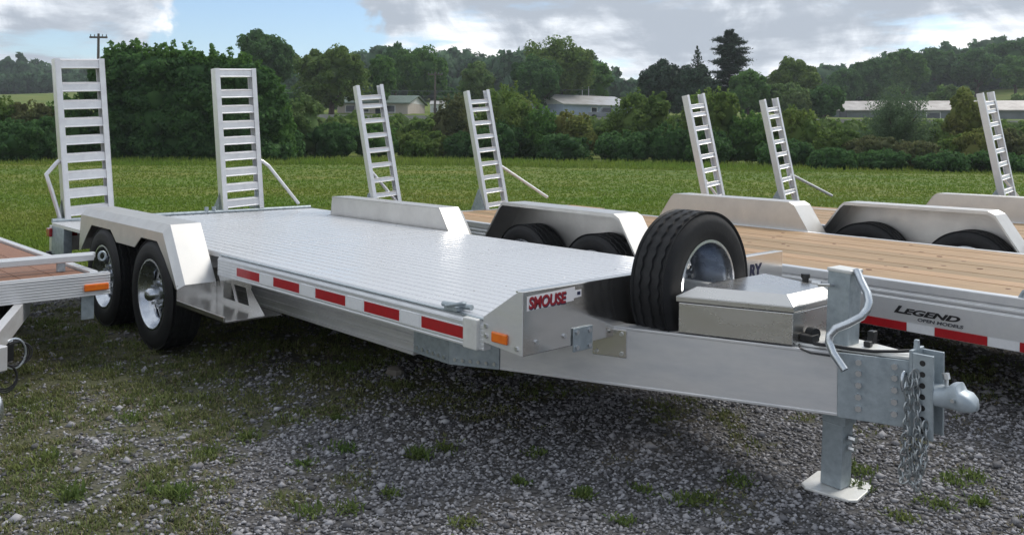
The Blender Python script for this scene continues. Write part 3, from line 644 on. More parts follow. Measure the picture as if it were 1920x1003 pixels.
# ------------------------------------------------------------------ wood deck trailers behind it
def wood_trailer(loc, yaw, label, W, XR, X1, ZD, fx0, fx1, FT, ramps, lettering=False, face=.30, plank='wood', front_detail=True, fslope=.30, group='equipment trailers parked in a row'):
    """local frame like the front trailer: near rail on y = 0, front at x = X1, rear at x = XR"""
    t = tag(empty('wood_deck_trailer', None, (*loc, 0), (0, 0, yaw)), label, 'trailer', group)
    n = 11; pw = (W - .11) / n; me = None
    for k in range(n):
        if me is None: o = MB().box(XR + .02, X1 - .03, .002, pw - .003, -.04, 0).build('deck_board', plank, t, bevel=.003, segs=1); me = o.data
        else:
            o = bpy.data.objects.new('deck_board', me); COL.objects.link(o); o.parent = t; md = o.modifiers.new('bevel', 'BEVEL'); md.width = .003; md.segments = 1; md.limit_method = 'ANGLE'
        o.location = (0, .055 + k * pw, ZD - .004 - .002 * (k % 2))
    kn = MB()
    for k in range(60):
        x = random.uniform(XR + .2, X1 - .2); y = .055 + pw * (random.randrange(n) + random.uniform(.15, .85))
        kn.lathe([(.0001, .0015), (random.uniform(.008, .02), .0012), (.022, -.004)], (x, y, ZD - .004), (0, 0, 1), 8)
    kn.build('knots', 'knot', t, kind='stuff')
    for side in (0, 1):
        f = (lambda y: y) if side == 0 else (lambda y: W - y)
        prof = [(.055, 0), (.004, 0), (0, -.004), (0, -.052), (.012, -.058), (.012, -.068), (.003, -.074), (.003, -.090), (.012, -.096), (.012, -.104), (.004, -.110), (.004, -face + .012), (-.002, -face + .008), (-.002, -face), (.055, -face), (.055, -.05)]
        MB().prism([(f(a), ZD + b) for a, b in prof], 'x', XR, X1).build('side_rail', 'rail', t, bevel=.002, segs=1)
    MB().box(X1 - .03, X1, .056, W - .056, ZD - face, ZD).build('front_rail', 'rail', t, bevel=.003)
    MB().box(XR - .10, XR - .002, -.27, W + .27, ZD - .22, ZD - .01).build('rear_bumper', 'mill', t, bevel=.004)
    for q in ((-.27, -.004), (W + .004, W + .27)): MB().box(XR - .002, XR + .6, q[0], q[1], ZD - .07, ZD - .004).build('rear_wing', plank, t)
    for x in np.arange(XR + .4, X1 - .2, .8): MB().box(x - .03, x + .03, .06, W - .06, ZD - .16, ZD - .055).build('cross_member', 'mill', t)
    for Y in (.5, W - .5): MB().box(XR, X1 + (.0 if front_detail else 0), Y - .04, Y + .04, ZD - .38, ZD - .165).build('main_beam', 'mill', t)
    cx = (fx0 + fx1) / 2
    for x in (cx - .46, cx + .46):
        MB().tube([(x, 0, .39), (x, W, .39)], .05, 10).build('axle', 'dark', t, smooth=40)
        wheel(t, (x, -.15, .39), (0, -1, 0), r=.39); wheel(t, (x, W + .15, .39), (0, 1, 0), r=.39)
    for side in (0, 1):
        Y = (lambda y: y) if side == 0 else (lambda y: W - y)
        pts = [(fx0, ZD - .12), (fx0 + fslope * .86, FT - .035), (fx0 + fslope, FT), (fx1 - fslope - .02, FT), (fx1 - fslope + .04, FT - .03), (fx1, ZD - .16)]
        V = []; F = []
        for x, z in pts: V += [(x, Y(-.004), z), (x, Y(-.275), z)]
        for k in range(len(pts) - 1): F.append((2 * k, 2 * k + 2, 2 * k + 3, 2 * k + 1))
        f = MB().add(V, F).build('fender', 'fender', t); md = f.modifiers.new('solid', 'SOLIDIFY'); md.thickness = .006; md.offset = -1
        # folded lip along the outer edge
        inner = [(x + (.0 if k in (0, 5) else 0), z - .028) for k, (x, z) in enumerate(pts)]
        lip = MB(); yy = sorted((Y(-.277), Y(-.271)))
        for k in range(len(pts) - 1): lip.prism([pts[k], pts[k + 1], inner[k + 1], inner[k]], 'y', *yy)
        lip.build('fender_lip', 'fender', f)
        yy = sorted((Y(-.004), Y(-.010)))
        MB().prism([(fx0, ZD - .25)] + [(x, z - .006) for x, z in pts] + [(fx1, ZD - .25)], 'y', *yy).build('fender_inner_wall', 'fender', f)
    for rp in ramps: ramp(t, **rp)
    if front_detail:
        g = [(X1 - 1.02, .03, ZD - .01), (X1 - 1.00, .03, ZD + .03), (X1 - .94, .03, ZD + .065), (X1 - .82, .03, ZD + .08), (X1 - .45, .03, ZD + .08), (X1 - .35, .03, ZD + .05), (X1 - .32, .03, ZD - .01)]
        MB().tube(g, .014, 10).build('tie_rail', 'galv', t, smooth=50)
    if lettering:
        x0 = lettering
        text('lettering', 'L', 'ink_black', t, (-1.385, .0015, ZD - .194), (R(90), 0, 0), .062, .35, .0022, .0006, 2.0)
        text('lettering', 'EGEND', 'ink_black', t, (-1.325, .0015, ZD - .194), (R(90), 0, 0), .047, .35, .0020, .0006, 2.15)
        text('small_lettering', 'OPEN MODELS', 'ink_grey', t, (-1.235, .0015, ZD - .226), (R(90), 0, 0), .026, .15, .0008, .0006, 1.55)
        x = -1.596 - 2 * .47
        while x < X1 - .3:
            MB().box(x, x + .298, -.0045, -.002, ZD - .297, ZD - .245).build('red_tape', 'red', t)
            MB().box(x + .300, x + .468, -.0035, -.002, ZD - .297, ZD - .245).build('white_tape', 'white', t)
            x += .47
    return t
RUNG2 = [.05 + .165 * k for k in range(7)] + [1.205, 1.30]
def lad(x, y, z, width=.35, lean=R(13), roll=0.0, brace=None, length=1.44, k=1.0, over=.0):
    return dict(loc=(x, y, z), width=width, length=length, lean=lean, rungs=[r * k for r in RUNG2], rung_h=.054, rail_d=.078, rail_w=.044, brace=brace, brace_r=.018, rung_d=.05, roll=roll, over=over,
                gusset=[([(-.02, 0), (-.34, -.02), (-.08, .26)], -.014)])
# trailer behind the front one (with the lettering on its rail)
T2 = np.array([1.80, 2.665]); TH2 = -.075
def loc2(x, y):
    v = rotz(-TH2) @ (np.array([x, y]) - T2); return v
a2 = loc2(-5.13, 2.69); b2 = loc2(-4.99, 4.15)
lx = loc2(.52, 2.76)[0]
wood_trailer(T2, TH2, 'wood decked aluminium trailer just behind the front one, black LEGEND lettering on its grey rail', 2.10, -6.92, .35, .70, -5.28, -3.22, .962,
    [lad(a2[0], a2[1], .70, .345, R(10), R(5), [(-.03, .03, .50), (-.03, .31, .10)]), lad(b2[0], b2[1], .70, .345, R(10), R(5), [(-.03, .34, .50), (-.03, 1.00, .03)])], lettering=lx)
wood_trailer((2.6, 5.72), .0, 'wood decked aluminium trailer third from the front, seen beyond the LEGEND trailer', 1.95, -5.55, .6, .70, -4.12, -2.22, .965,
    [lad(-5.58, .10, .655, .36, R(10), R(6), [(-.03, .05, .45), (-.03, .32, .12)]), lad(-5.58, 1.76, .665, .36, R(10), R(6), [(-.03, .34, .42), (-.03, 1.30, .0)])])
wood_trailer((3.9, 8.36), .0, 'farthest trailer of the row at right, only one pale ladder ramp standing clear', 2.0, -4.70, .6, .70, -3.3, -1.4, .93,
    [lad(-4.75, .50, .74, .42, R(10), R(5), [(-.03, .05, .45), (-.03, .62, .05)])], front_detail=False)

# ------------------------------------------------------------------ trailer at the left edge
def left_trailer():
    ZD = .640; W = 1.9; yaw = .012
    t = tag(empty('utility_trailer', None, (-3.29, -.655, 0), (0, 0, yaw)), 'reddish wood decked trailer cut off by the left edge, orange marker on its rail', 'trailer', 'equipment trailers parked in a row')
    n = 9; pw = (W - .18) / n; me = None
    for k in range(n):
        if me is None: o = MB().box(-4.6, -.06, .002, pw - .003, -.04, 0).build('deck_board', 'redwood', t, bevel=.003, segs=1); me = o.data
        else:
            o = bpy.data.objects.new('deck_board', me); COL.objects.link(o); o.parent = t
        o.location = (0, -W + .06 + k * pw, ZD - .006)
    # ribbed front rail
    prof = [(-.055, 0), (-.004, 0)]; z = -.004
    for j in range(7): prof += [(0, z - .002), (0, z - .014), (-.003, z - .016), (-.003, z - .018)]; z -= .018
    prof += [(0, z - .002), (0, -.140), (-.055, -.140)]
    fr = MB().prism([(a, ZD + b) for a, b in prof], 'y', -W, 0)
    # prism along y takes (x, z)
    fro = fr.build('front_rail', 'mill', t, bevel=.001, segs=1)
    MB().prism([(0 - .056, ZD + .004), (0 - .002, ZD + .004), (-.002, ZD + .0005), (-.056, ZD + .0005)], 'y', -W, 0).build('front_rail_cap', 'rail', t)
    for y in (-.11, -W): MB().box(-4.65, -.057, y, y + .05, ZD - .14, ZD + .012).build('side_rail', 'rail', t, bevel=.003)
    MB().box(0.001, .016, -.165, -.012, ZD - .108, ZD - .062).build('amber_marker_lamp', 'orange', fro, bevel=.012, segs=3)
    # stop bar above the front edge
    sb = MB().box(-.30, -.25, -W, -.02, ZD + .055, ZD + .100); sb = sb.build('stop_bar', 'rail', t, bevel=.006)
    MB().box(-.42, -.38, -.60, .03, ZD + .055, ZD + .095).build('stop_bar', 'rail', t, bevel=.006)
    for y in (-.25, -1.5): MB().box(-.29, -.26, y, y + .05, ZD - .004, ZD + .055).build('stop_bar_post', 'galv', t, bevel=.003)
    MB().tube([(-.22, .02 + .022 * math.cos(a), ZD + .085 + .03 * math.sin(a)) for a in np.linspace(0, 2 * math.pi, 14, endpoint=False)], .008, 8, closed=True).build('tie_ring', 'galv', t, smooth=50)
    MB().box(-.06, -.045, -.165, -.085, ZD - .30, ZD - .142).build('hanging_bracket', 'galv', t, bevel=.003)
    # tongue beams running forward, with jack and coiled cable
    for y0, y1 in ((-.40, -.98), (-1.50, -.92)):
        MB().wall((-.30, y0), (1.15, y1), ZD - .265, ZD - .142, -.05 if y0 > -1 else .05).build('tongue_beam', 'mill', t, bevel=.004)
    MB().box(.30, .38, -.74, -.66, ZD - .40, ZD - .27).build('jack_bracket', 'black', t, bevel=.006)
    cb = MB()
    for k in range(4):
        cb.tube([(.46 + .012 * k, -.685 + (.060 + .006 * k) * math.cos(a) + .004 * k, ZD - .335 + (.078 - .004 * k) * math.sin(a)) for a in np.linspace(0, 2 * math.pi, 26, endpoint=False)], .0048, 6, closed=True)
    for k in range(3):
        cb.tube([(.50 + .01 * k, -.735 + (.058) * math.cos(a), ZD - .46 + (.062 + .008 * k) * math.sin(a)) for a in np.linspace(0, 2 * math.pi, 24, endpoint=False)], .0045, 6, closed=True)
    cb.build('coiled_cable', 'cable', t, smooth=50)
    MB().tube([(.50, -.69 + .060 * math.cos(a), ZD - .33 + .085 * math.sin(a)) for a in np.linspace(0, 2 * math.pi, 26, endpoint=False)], .006, 6, closed=True).build('breakaway_cable', 'zinc', t, smooth=50)
    MB().tube([(.36, -.745, ZD - .16), (.44, -.735, ZD - .26)], .012, 8).tube([(.44, -.80, ZD - .26), (.47, -.69, ZD - .27)], .014, 8).build('cable_hook', 'bolt', t, smooth=50)
    MB().tube([(.64, -.95, .20), (.64, -.95, .52)], .03, 12).build('jack_leg', 'galv', t, smooth=50)
    MB().lathe([(.055, -.025), (.095, -.025), (.105, -.012), (.105, .012), (.095, .025), (.055, .025)], (.86, -.90, .125), (.35, -.9, 0), 28, close=True).build('jack_wheel', 'zinc', t, smooth=40)
    MB().lathe([(.018, -.03), (.055, -.018), (.055, .018), (.018, .03)], (.86, -.90, .125), (.35, -.9, 0), 20, close=True).build('jack_wheel_hub', 'black', t, smooth=40)
    MB().box(.68, .88, -.94, -.915, .20, .27).build('wheel_fork', 'galv', t, bevel=.004)
    for x in (-1.9, -2.7):
        MB().tube([(x, -W + .1, .30), (x, -.1, .30)], .045, 10).build('axle', 'dark', t, smooth=40)
        wheel(t, (x, -W + .15, .30), (0, -1, 0), r=.30, rim_r=.17, w=.2); wheel(t, (x, -.16, .30), (0, 1, 0), r=.30, rim_r=.17, w=.2)
left_trailer()

# ------------------------------------------------------------------ far buildings, poles, vehicle
def at(px, depth):                     # ground position seen in that direction at that distance
    l = (px - 960) / FPX * depth; return CAM[:2] + FW * depth + RT * l
def zat(px, py, depth): return CAM[2] + (Y0 + math.sin(ROLL) * (px - 960) - py) / FPX * depth
def gz(p): return float(tz(p[0], p[1]))
def building(name, label, px0, px1, depth0, depth1, width, hwall, hroof, wall, roofm, windows=(), door=None, ov=.35, base=None, gable='wall_white', porch=None):
    a = at(px0, depth0); b = at(px1, depth1); d = (b - a); Ln = np.linalg.norm(d); d /= Ln; ang = math.atan2(d[1], d[0])
    z = base if base is not None else min(gz(a), gz(b)) - .35
    t = tag(empty(name, None, (a[0], a[1], z), (0, 0, ang)), label, 'building')
    MB().prism([(0, 0), (width, 0), (width, hwall), (0, hwall)], 'x', 0, Ln).build('wall', wall, t)
    MB().prism([(.0, hwall + .001), (width, hwall + .001), (width / 2, hwall + hroof - .03)], 'x', -.004, Ln + .004).build('gable', gable, t)
    r = MB()
    for s in (0, 1):
        y0, y1 = (-ov, width / 2) if s == 0 else (width + ov, width / 2); e = hroof * ov / (width / 2)
        r.prism([(y0, hwall - e), (y1, hwall + hroof), (y1, hwall + hroof + .12), (y0, hwall - e + .12)], 'x', -ov, Ln + ov)
    ro = r.build('roof', roofm, t)
    for k, (x, zz, w, h) in enumerate(windows):
        f = MB(); 
        for q in ((x - .08, x, zz - .08, zz + h + .08), (x + w, x + w + .08, zz - .08, zz + h + .08), (x, x + w, zz - .08, zz), (x, x + w, zz + h, zz + h + .08)): f.box(q[0], q[1], -.06, .02, q[2], q[3])
        fo = f.build('window', 'wall_white', t); MB().box(x, x + w, -.015, .01, zz, zz + h).build('pane', 'glass', fo)
    if door: MB().box(door[0], door[0] + door[1], -.03, .01, 0, door[2]).build('door', 'glass', t)
    return t
h = building('small_house', 'small pale house with green roof behind the first ladder ramps', 632, 764, 112, 110, 7, 1.75, 1.0, 'wall_tan', 'roof_green', [(1.2, .6, 1.2, .8), (3.4, .6, .9, .8), (6.6, .6, 1.2, .8)], (5.2, .9, 1.6))
building('white_barn', 'white barn with pale metal roof behind the hedge right of the second ladder ramp', 1056, 1185, 116, 122, 9, 1.9, 1.35, 'wall_blue', 'roof_pale', [(4.6, .8, .9, .7)], None)
building('long_shed', 'long low shed with weathered pale roof at far right', 1562, 2080, 122, 112, 8, 1.65, 1.3, 'wall_grey', 'roof_rust', [(x, .5, 1.6, .8) for x in (12, 18, 24, 30)], (.8, 1.0, 1.5))
building('white_cottage', 'tiny white outbuilding by the utility pole between the ladder ramps', 806, 832, 128, 128, 3, 1.5, .5, 'wall_white', 'roof_pale', [(.5, .5, .5, .5)], None, .1)
def roadside():
    a, b = at(560, 100), at(2050, 96); n = 60; m = MB()
    P = [a + (b - a) * k / n for k in range(n + 1)]
    r = MB()
    for k in range(n):
        p, q = P[k], P[k + 1]; w = FW * 5
        r.add([(*p, gz(p) + .12), (*q, gz(q) + .12), (*(q + w), gz(q + w) + .12), (*(p + w), gz(p + w) + .12)], [(0, 1, 2, 3)])
    o = r.build('road', 'concrete'); o['kind'] = 'structure'
    t = tag(empty('guard_rail', None, (*P[0], 0)), 'long low roadside barrier behind the hedge below the houses', 'barrier')
    g = MB()
    for k in range(n):
        p, q = P[k] - P[0], P[k + 1] - P[0]; g.wall(p, q, (gz(P[k]) + .25, gz(P[k + 1]) + .25), (gz(P[k]) + .72, gz(P[k + 1]) + .72), .12)
    g.build('barrier_wall', 'concrete', t)
roadside()
def pole(label, px, top, depth, arm, arm2=None, wires=None, thin=False):
    p = at(px, depth); z0 = gz(p) - .3; z1 = zat(px, top, depth)
    t = tag(empty('utility_pole' if not thin else 'mast', None, (p[0], p[1], z0)), label, 'pole'); H = z1 - z0
    MB().tube([(0, 0, 0), (0, 0, H)], [.17, .11] if not thin else [.07, .05], 10).build('post', 'polewood' if not thin else 'wall_white', t, smooth=50)
    if arm:
        d = RT * arm
        ca = MB().wall(-d - FW * .08, d - FW * .08, H - .45, H - .27, .14).build('crossarm', 'polewood', t)
        for s in (-.9, -.45, .45, .9): MB().tube([(d[0] * s, d[1] * s, H - .28), (d[0] * s, d[1] * s, H - .08)], .05, 8).build('insulator', 'wall_grey', ca, smooth=50)
    if wires:
        for dz, off in wires:
            q1 = at(px + off[0], depth) - p; q2 = at(px + off[1], depth) - p; pts = []
            for k in range(17):
                f = k / 16; xy = q1 + (q2 - q1) * f; pts.append((xy[0], xy[1], H + dz - 1.2 * math.sin(math.pi * f) * .35))
            MB().tube(pts, .022, 5).build('wire', 'wall_grey', t)
    return t
pole('dark utility pole with crossarm rising over the tall hedge at left', 183, 78, 84, 0.85)
pole('grey utility pole with crossarm between the two ladder ramps', 815, 138, 118, 1.0, wires=[(-2.2, (-330, 300)), (-2.9, (-330, 300))])
pole('white slender mast left of the pair above the barn roof', 1091, 155, 128, 0, thin=True)
pole('white slender mast right of the pair above the barn roof', 1103, 160, 128, 0, thin=True)
def pickup():
    p = at(1128, 103); t = tag(empty('pickup_truck', None, (p[0], p[1], gz(p) + .13), (0, 0, YAW)), 'dark pickup parked in front of the white barn', 'truck')
    MB().prism([(-1.6, .35), (2.6, .35), (2.6, .85), (1.5, .95), (1.45, .95), (-1.6, .95)], 'y', -.85, .85).build('body', 'wall_grey', t, bevel=.06)
    cb = MB().prism([(-.3, .96), (1.5, .96), (1.05, 1.55), (0.0, 1.55)], 'y', -.78, .78).build('cab', 'wall_grey', t, bevel=.05)
    MB().prism([(-.1, 1.02), (1.25, 1.02), (.98, 1.45), (.08, 1.45)], 'y', -.79, -.781).build('side_window', 'glass', cb)
    for x in (-1.0, 1.8): MB().lathe([(.01, -.1), (.34, -.1), (.34, .1), (.01, .1)], (x, -.8, .34), (0, 1, 0), 18).build('wheel', 'rubber', t, smooth=40)
pickup()

# ------------------------------------------------------------------ trees and shrubs
def unit(n):
    v = rng.normal(size=(n, 3)); return v / np.linalg.norm(v, axis=1)[:, None]
def leaves(P, Nrm, size, asp=.70):
    n = len(P); a = np.cross(Nrm, unit(n)); a /= np.linalg.norm(a, axis=1)[:, None] + 1e-9; b = np.cross(Nrm, a)
    s = size * rng.uniform(.6, 1.35, (n, 1)); a = a * s; b = b * s * asp
    bend = Nrm * s * rng.uniform(-.25, .25, (n, 1))
    return np.stack([P - a, P - b + bend, P + a, P + b + bend], 1)
def clumps(c, rad, nc, per, lsize, rc=(.20, .36), up=.25, flat=1.0, shell=(.5, .93)):
    d = unit(nc); d[:, 2] = d[:, 2] * 1.0 + up * rng.random(nc); d /= np.linalg.norm(d, axis=1)[:, None]
    cc = np.array(c) + d * np.array(rad) * rng.uniform(*shell, (nc, 1)); rmean = np.mean(rad)
    r = rng.uniform(*rc, (nc, 1)) * rmean
    k = np.repeat(np.arange(nc), per); q = unit(len(k)); q[:, 2] *= flat
    P = cc[k] + q * r[k] * rng.uniform(.55, 1.05, (len(k), 1)) * np.array([1, 1, flat])
    Nn = q + .75 * unit(len(k)); Nn /= np.linalg.norm(Nn, axis=1)[:, None]
    return leaves(P, Nn, lsize)
def core(c, rad, seed, nu=14, nv=9):
    m = MB(); V = []; F = []
    for j in range(nv + 1):
        th = math.pi * j / nv
        for i in range(nu):
            ph = 2 * math.pi * i / nu; d = Vector((math.sin(th) * math.cos(ph), math.sin(th) * math.sin(ph), math.cos(th)))
            k = .62 * (1 + .28 * mnoise.noise(d * 2.2 + Vector((seed, seed * 1.7, 0))))
            V.append((c[0] + d.x * rad[0] * k, c[1] + d.y * rad[1] * k, c[2] + d.z * rad[2] * k))
    for j in range(nv):
        for i in range(nu): F.append((j * nu + i, j * nu + (i + 1) % nu, (j + 1) * nu + (i + 1) % nu, (j + 1) * nu + i))
    return V, F
CAMZ = CAM[2]
def plant(name, label, cat, px, top, half, depth, leaf, kind='round', base=None, group=None, dens=1.0, crown_base=.30, lsize=None, foot=None):
    p = at(px, depth); zt = zat(px, top, depth); z0 = gz(p) if foot is None else foot
    H = zt - z0; r = half / FPX * depth
    t = tag(empty(name, None, (p[0], p[1], z0)), label, cat, group)
    ls = lsize or max(.075, depth * .0017)
    cb = H * crown_base; zc = (H + cb) / 2; rz = (H - cb) / 2
    parts = []; cores = []
    if kind in ('round', 'spread'):
        n = int(46 * dens); area = r * rz * 4 * 3.14; per = int(np.clip(4.6 * area / (ls * ls * 1.2) / n * dens, 60, 300))
        parts.append(clumps((0, 0, zc), (r * .92, r * .92, rz * .95), n, per, ls)); cores.append(((0, 0, zc), (r * .98, r * .98, rz)))
        for k in range(5):        # side lobes break the outline
            a = rng.uniform(0, 6.28); q = (math.cos(a) * r * .55, math.sin(a) * r * .55, zc + rng.uniform(-.25, .45) * rz)
            parts.append(clumps(q, (r * .5, r * .5, rz * .45), int(12 * dens) + 3, per, ls)); cores.append((q, (r * .5, r * .5, rz * .45)))
    elif kind == 'bush':
        n = int(34 * dens); area = r * H * 6; per = int(np.clip(4.2 * area / (ls * ls * 1.2) / n * dens, 60, 290))
        parts.append(clumps((0, 0, H * .42), (r * .95, r * .95, H * .50), n, per, ls, up=.1)); cores.append(((0, 0, H * .40), (r * 1.05, r * 1.05, H * .52)))
        for k in range(6):
            a = rng.uniform(0, 6.28); q = (math.cos(a) * r * .6, math.sin(a) * r * .6, H * rng.uniform(.25, .72))
            parts.append(clumps(q, (r * .45, r * .45, H * .26), int(9 * dens) + 2, per, ls)); cores.append((q, (r * .45, r * .45, H * .3)))
        m = 26                     # loose shoots on the top
        for k in range(m):
            a = rng.uniform(0, 6.28); rr = r * math.sqrt(rng.random()) * .85; h0 = H * (.90 - .35 * (rr / r) ** 2); L_ = H * rng.uniform(.06, .15)
            zz = rng.random(26); P = np.stack([math.cos(a) * rr + rng.normal(0, ls * .6, 26) + zz * rng.normal(0, .1), math.sin(a) * rr + rng.normal(0, ls * .6, 26), h0 + zz * L_], 1)
            parts.append(leaves(P, unit(26), ls * .85))
    elif kind == 'wispy':          # feathery open tree: many thin rising sprays
        m = int(230 * dens)
        for k in range(m):
            a = rng.uniform(0, 6.28); e = rng.uniform(.25, 1.45); L_ = rng.uniform(.45, 1.0); kk = 130
            f = rng.random(kk) ** .7; d = np.array([math.cos(a) * math.cos(e) * r * 1.1, math.sin(a) * math.cos(e) * r * 1.1, math.sin(e) * H * .80])
            P = np.array([0, 0, H * .18]) + f[:, None] * d * L_ + rng.normal(0, ls * 1.3, (kk, 3)); P[:, 2] = np.minimum(P[:, 2], H)
            parts.append(leaves(P, unit(kk), ls * .8, .4))
    elif kind == 'pine':           # tiers of flat sprays with gaps
        tiers = 19
        for k in range(tiers):
            f = k / (tiers - 1); z = H * (.22 + .76 * f); rr = r * (.92 + .2 * math.sin(k * 2.1)) * (1.0 if f < .5 else max(.22, (1 - ((f - .5) / .5) ** 2) ** .5))
            for b in range(rng.integers(6, 9)):
                a = rng.uniform(0, 6.28); L_ = rr * rng.uniform(.6, 1.12)
                for tt in (.45, .8):
                    q = np.array([math.cos(a) * L_ * tt, math.sin(a) * L_ * tt, z + (tt - .4) * .05 * H + rng.uniform(-.012, .012) * H]); kk = 120
                    P = q + rng.normal(0, 1, (kk, 3)) * np.array([L_ * .17, L_ * .17, H * .009]); parts.append(leaves(P, unit(kk) * np.array([.5, .5, 1]), ls * 1.0, .4))
    elif kind == 'spruce':
        for k in range(26):
            f = k / 25; z = H * (.06 + .93 * f); rr = r * (1 - f) ** .85 + .05 * r; kk = int(170 * (1 - f) + 26)
            a = rng.uniform(0, 6.28, kk); q = rr * np.sqrt(rng.random(kk)) * (1 + .25 * np.sin(a * 5 + k))
            P = np.stack([np.cos(a) * q, np.sin(a) * q, z - q * .28 + rng.normal(0, .012 * H, kk)], 1); parts.append(leaves(P, unit(kk), ls * .85, .45))
        cores.append(((0, 0, H * .32), (r * .62, r * .62, H * .42)))
    V = np.concatenate(parts).reshape(-1, 3); idx = np.arange(len(V), dtype=np.int32)
    cr = tri_object('crown' if kind != 'bush' else 'foliage', V, leaf, 4, t)
    if cores:
        m = MB()
        for k, (c, rad) in enumerate(cores): m.add(*core(c, rad, k * 3.1 + px * .01))
        m.build('inner_foliage', leaf, t, smooth=180)
    if kind != 'bush':
        tr = MB(); rt = max(.12, r * .075)
        tr.tube([(0, 0, -.3), (rt * .4, 0, cb * .6), (0, rt * .5, cb + rz * .5), (0, 0, H * (.78 if kind in ('round', 'spread', 'wispy') else .97))], [rt * 1.25, rt, rt * .6, rt * .12], 9)
        for k in range(6):
            a = k * 1.05 + rng.random(); z = cb * .8 + rz * .25 * k / 3; e = (math.cos(a) * r * .6, math.sin(a) * r * .6, z + rz * .7)
            tr.tube([(0, 0, z), (e[0] * .5, e[1] * .5, z + rz * .4), e], [rt * .5, rt * .3, rt * .08], 6)
        tr.build('trunk', 'bark', t, smooth=60)
    else:
        st = MB()
        for k in range(7):
            a = k * .9; st.tube([(math.cos(a) * r * .08, math.sin(a) * r * .08, -.1), (math.cos(a) * r * .3, math.sin(a) * r * .3, H * .35), (math.cos(a) * r * .42, math.sin(a) * r * .42, H * .7)], [.05, .035, .012], 5)
        st.build('stems', 'bark', t)
    return t
def tall_hedge():
    depth = 50; pa = at(350, depth); z0 = gz(pa)
    t = tag(empty('tall_hedge', None, (pa[0], pa[1], z0)), 'tall dense dark hedge with leafy shoots on top between the two wide ramps', 'hedge')
    prof = [(208, 122), (245, 112), (290, 117), (335, 116), (380, 122), (425, 126), (465, 138), (500, 182)]; parts = []; top = []; m = MB(); ls = .115
    for k, (px, tp) in enumerate(prof):
        p = at(px, depth + rng.uniform(-.5, .5)) - pa; H = zat(px, tp, depth) - z0; r = 1.2
        for q in range(4):
            c = (p[0] + rng.normal(0, .2), p[1] + rng.normal(0, .2), H * (.14 + .235 * q))
            parts.append(clumps(c, (r * 1.05, r * 1.05, H * .16), 40, 170, ls, rc=(.24, .42), shell=(.75, 1.0))); m.add(*core(c, (r * 1.35, r * 1.35, H * .24), k + q * 7))
        for s_ in range(20):
            a = rng.uniform(-1, 1); d = RT * a * .8 + FW * rng.uniform(-.6, .5); L_ = rng.uniform(.45, 1.25) * (1 if rng.random() < .5 else .6); kk = 46; zz = rng.random(kk) ** .8
            tw = rng.normal(0, .16, 2)
            P = np.stack([p[0] + d[0] + tw[0] * zz + rng.normal(0, .10, kk) * (1.1 - .5 * zz), p[1] + d[1] + tw[1] * zz + rng.normal(0, .10, kk) * (1.1 - .5 * zz), H * .94 + zz * L_], 1); top.append(leaves(P, unit(kk), ls * .95))
    tri_object('foliage', np.concatenate(parts).reshape(-1, 3), 'leaf_dark', 4, t)
    tri_object('top_shoots', np.concatenate(top).reshape(-1, 3), 'leaf_mid', 4, t)
    m.build('inner_foliage', 'leaf_dark', t, smooth=180)
tall_hedge()
TB = 'trees beyond the hedge'; SH = 'shrubs of the field hedge'
# trees standing beyond the road
plant('round_tree', 'dark rounded tree against the sky right of the tall hedge', 'tree', 495, 66, 60, 112, 'leaf_dark', group=TB)
plant('round_tree', 'broad olive topped round tree beside the dark rounded one', 'tree', 620, 90, 74, 104, 'leaf_olive', group=TB, crown_base=.12)
plant('round_tree', 'small dark green tree just right of the broad olive topped tree', 'tree', 714, 104, 28, 112, 'leaf_mid', group=TB, crown_base=.2)
plant('round_tree', 'mid green tree with wide crown above the small green roofed house', 'tree', 782, 92, 56, 140, 'leaf_mid', group=TB, crown_base=.15)
plant('round_tree', 'small dark tree with flat top on the ridge left of the utility pole wires', 'tree', 740, 86, 24, 150, 'leaf_dark', group=TB)
plant('round_tree', 'round tree with pale top above the second ladder ramp', 'tree', 893, 120, 38, 120, 'leaf_pale', group=TB, crown_base=.15)
plant('round_tree', 'largest olive green tree with domed crown behind the white barn', 'tree', 1036, 73, 76, 124, 'leaf_olive', group=TB, crown_base=.12)
plant('round_tree', 'dark tree in front of the largest domed tree, left of the barn masts', 'tree', 1005, 105, 52, 118, 'leaf_dark', group=TB, crown_base=.15)
plant('round_tree', 'tree on the right shoulder of the largest domed tree', 'tree', 1110, 112, 42, 132, 'leaf_mid', group=TB, crown_base=.15)
plant('dark_tree', 'near black tree left of the small pointed spruce', 'tree', 1238, 108, 42, 110, 'leaf_needle', group=TB, crown_base=.1)
plant('spruce_tree', 'small pointed spruce beside the tall pine', 'tree', 1306, 82, 34, 108, 'leaf_needle', 'spruce', group=TB)
plant('dark_tree', 'dark evergreen mass at the foot of the tall pine', 'tree', 1300, 118, 46, 106, 'leaf_needle', group=TB, crown_base=.1)
plant('pine_tree', 'tall tiered pine standing out against the cloudy sky', 'tree', 1366, 53, 38, 112, 'leaf_needle', 'pine', group=TB)
plant('round_tree', 'mid green tree right below the tall pine', 'tree', 1402, 124, 42, 104, 'leaf_mid', group=TB, crown_base=.12)
plant('round_tree', 'leafy tree with uneven top right of the tall pine', 'tree', 1485, 102, 48, 126, 'leaf_olive', group=TB, crown_base=.15)
plant('round_tree', 'low round pale topped tree over the third trailer ramp', 'tree', 1478, 147, 40, 104, 'leaf_pale', group=TB, crown_base=.08)
plant('round_tree', 'low round dark tree at the left end of the long shed', 'tree', 1543, 151, 38, 106, 'leaf_dark', group=TB, crown_base=.08)
plant('round_tree', 'round pale bush tree behind the long shed roof', 'tree', 1782, 144, 38, 134, 'leaf_pale', group=TB, crown_base=.1)
plant('round_tree', 'pale bush tree behind the long shed at the right edge', 'tree', 1918, 160, 30, 132, 'leaf_pale', group=TB, crown_base=.1)
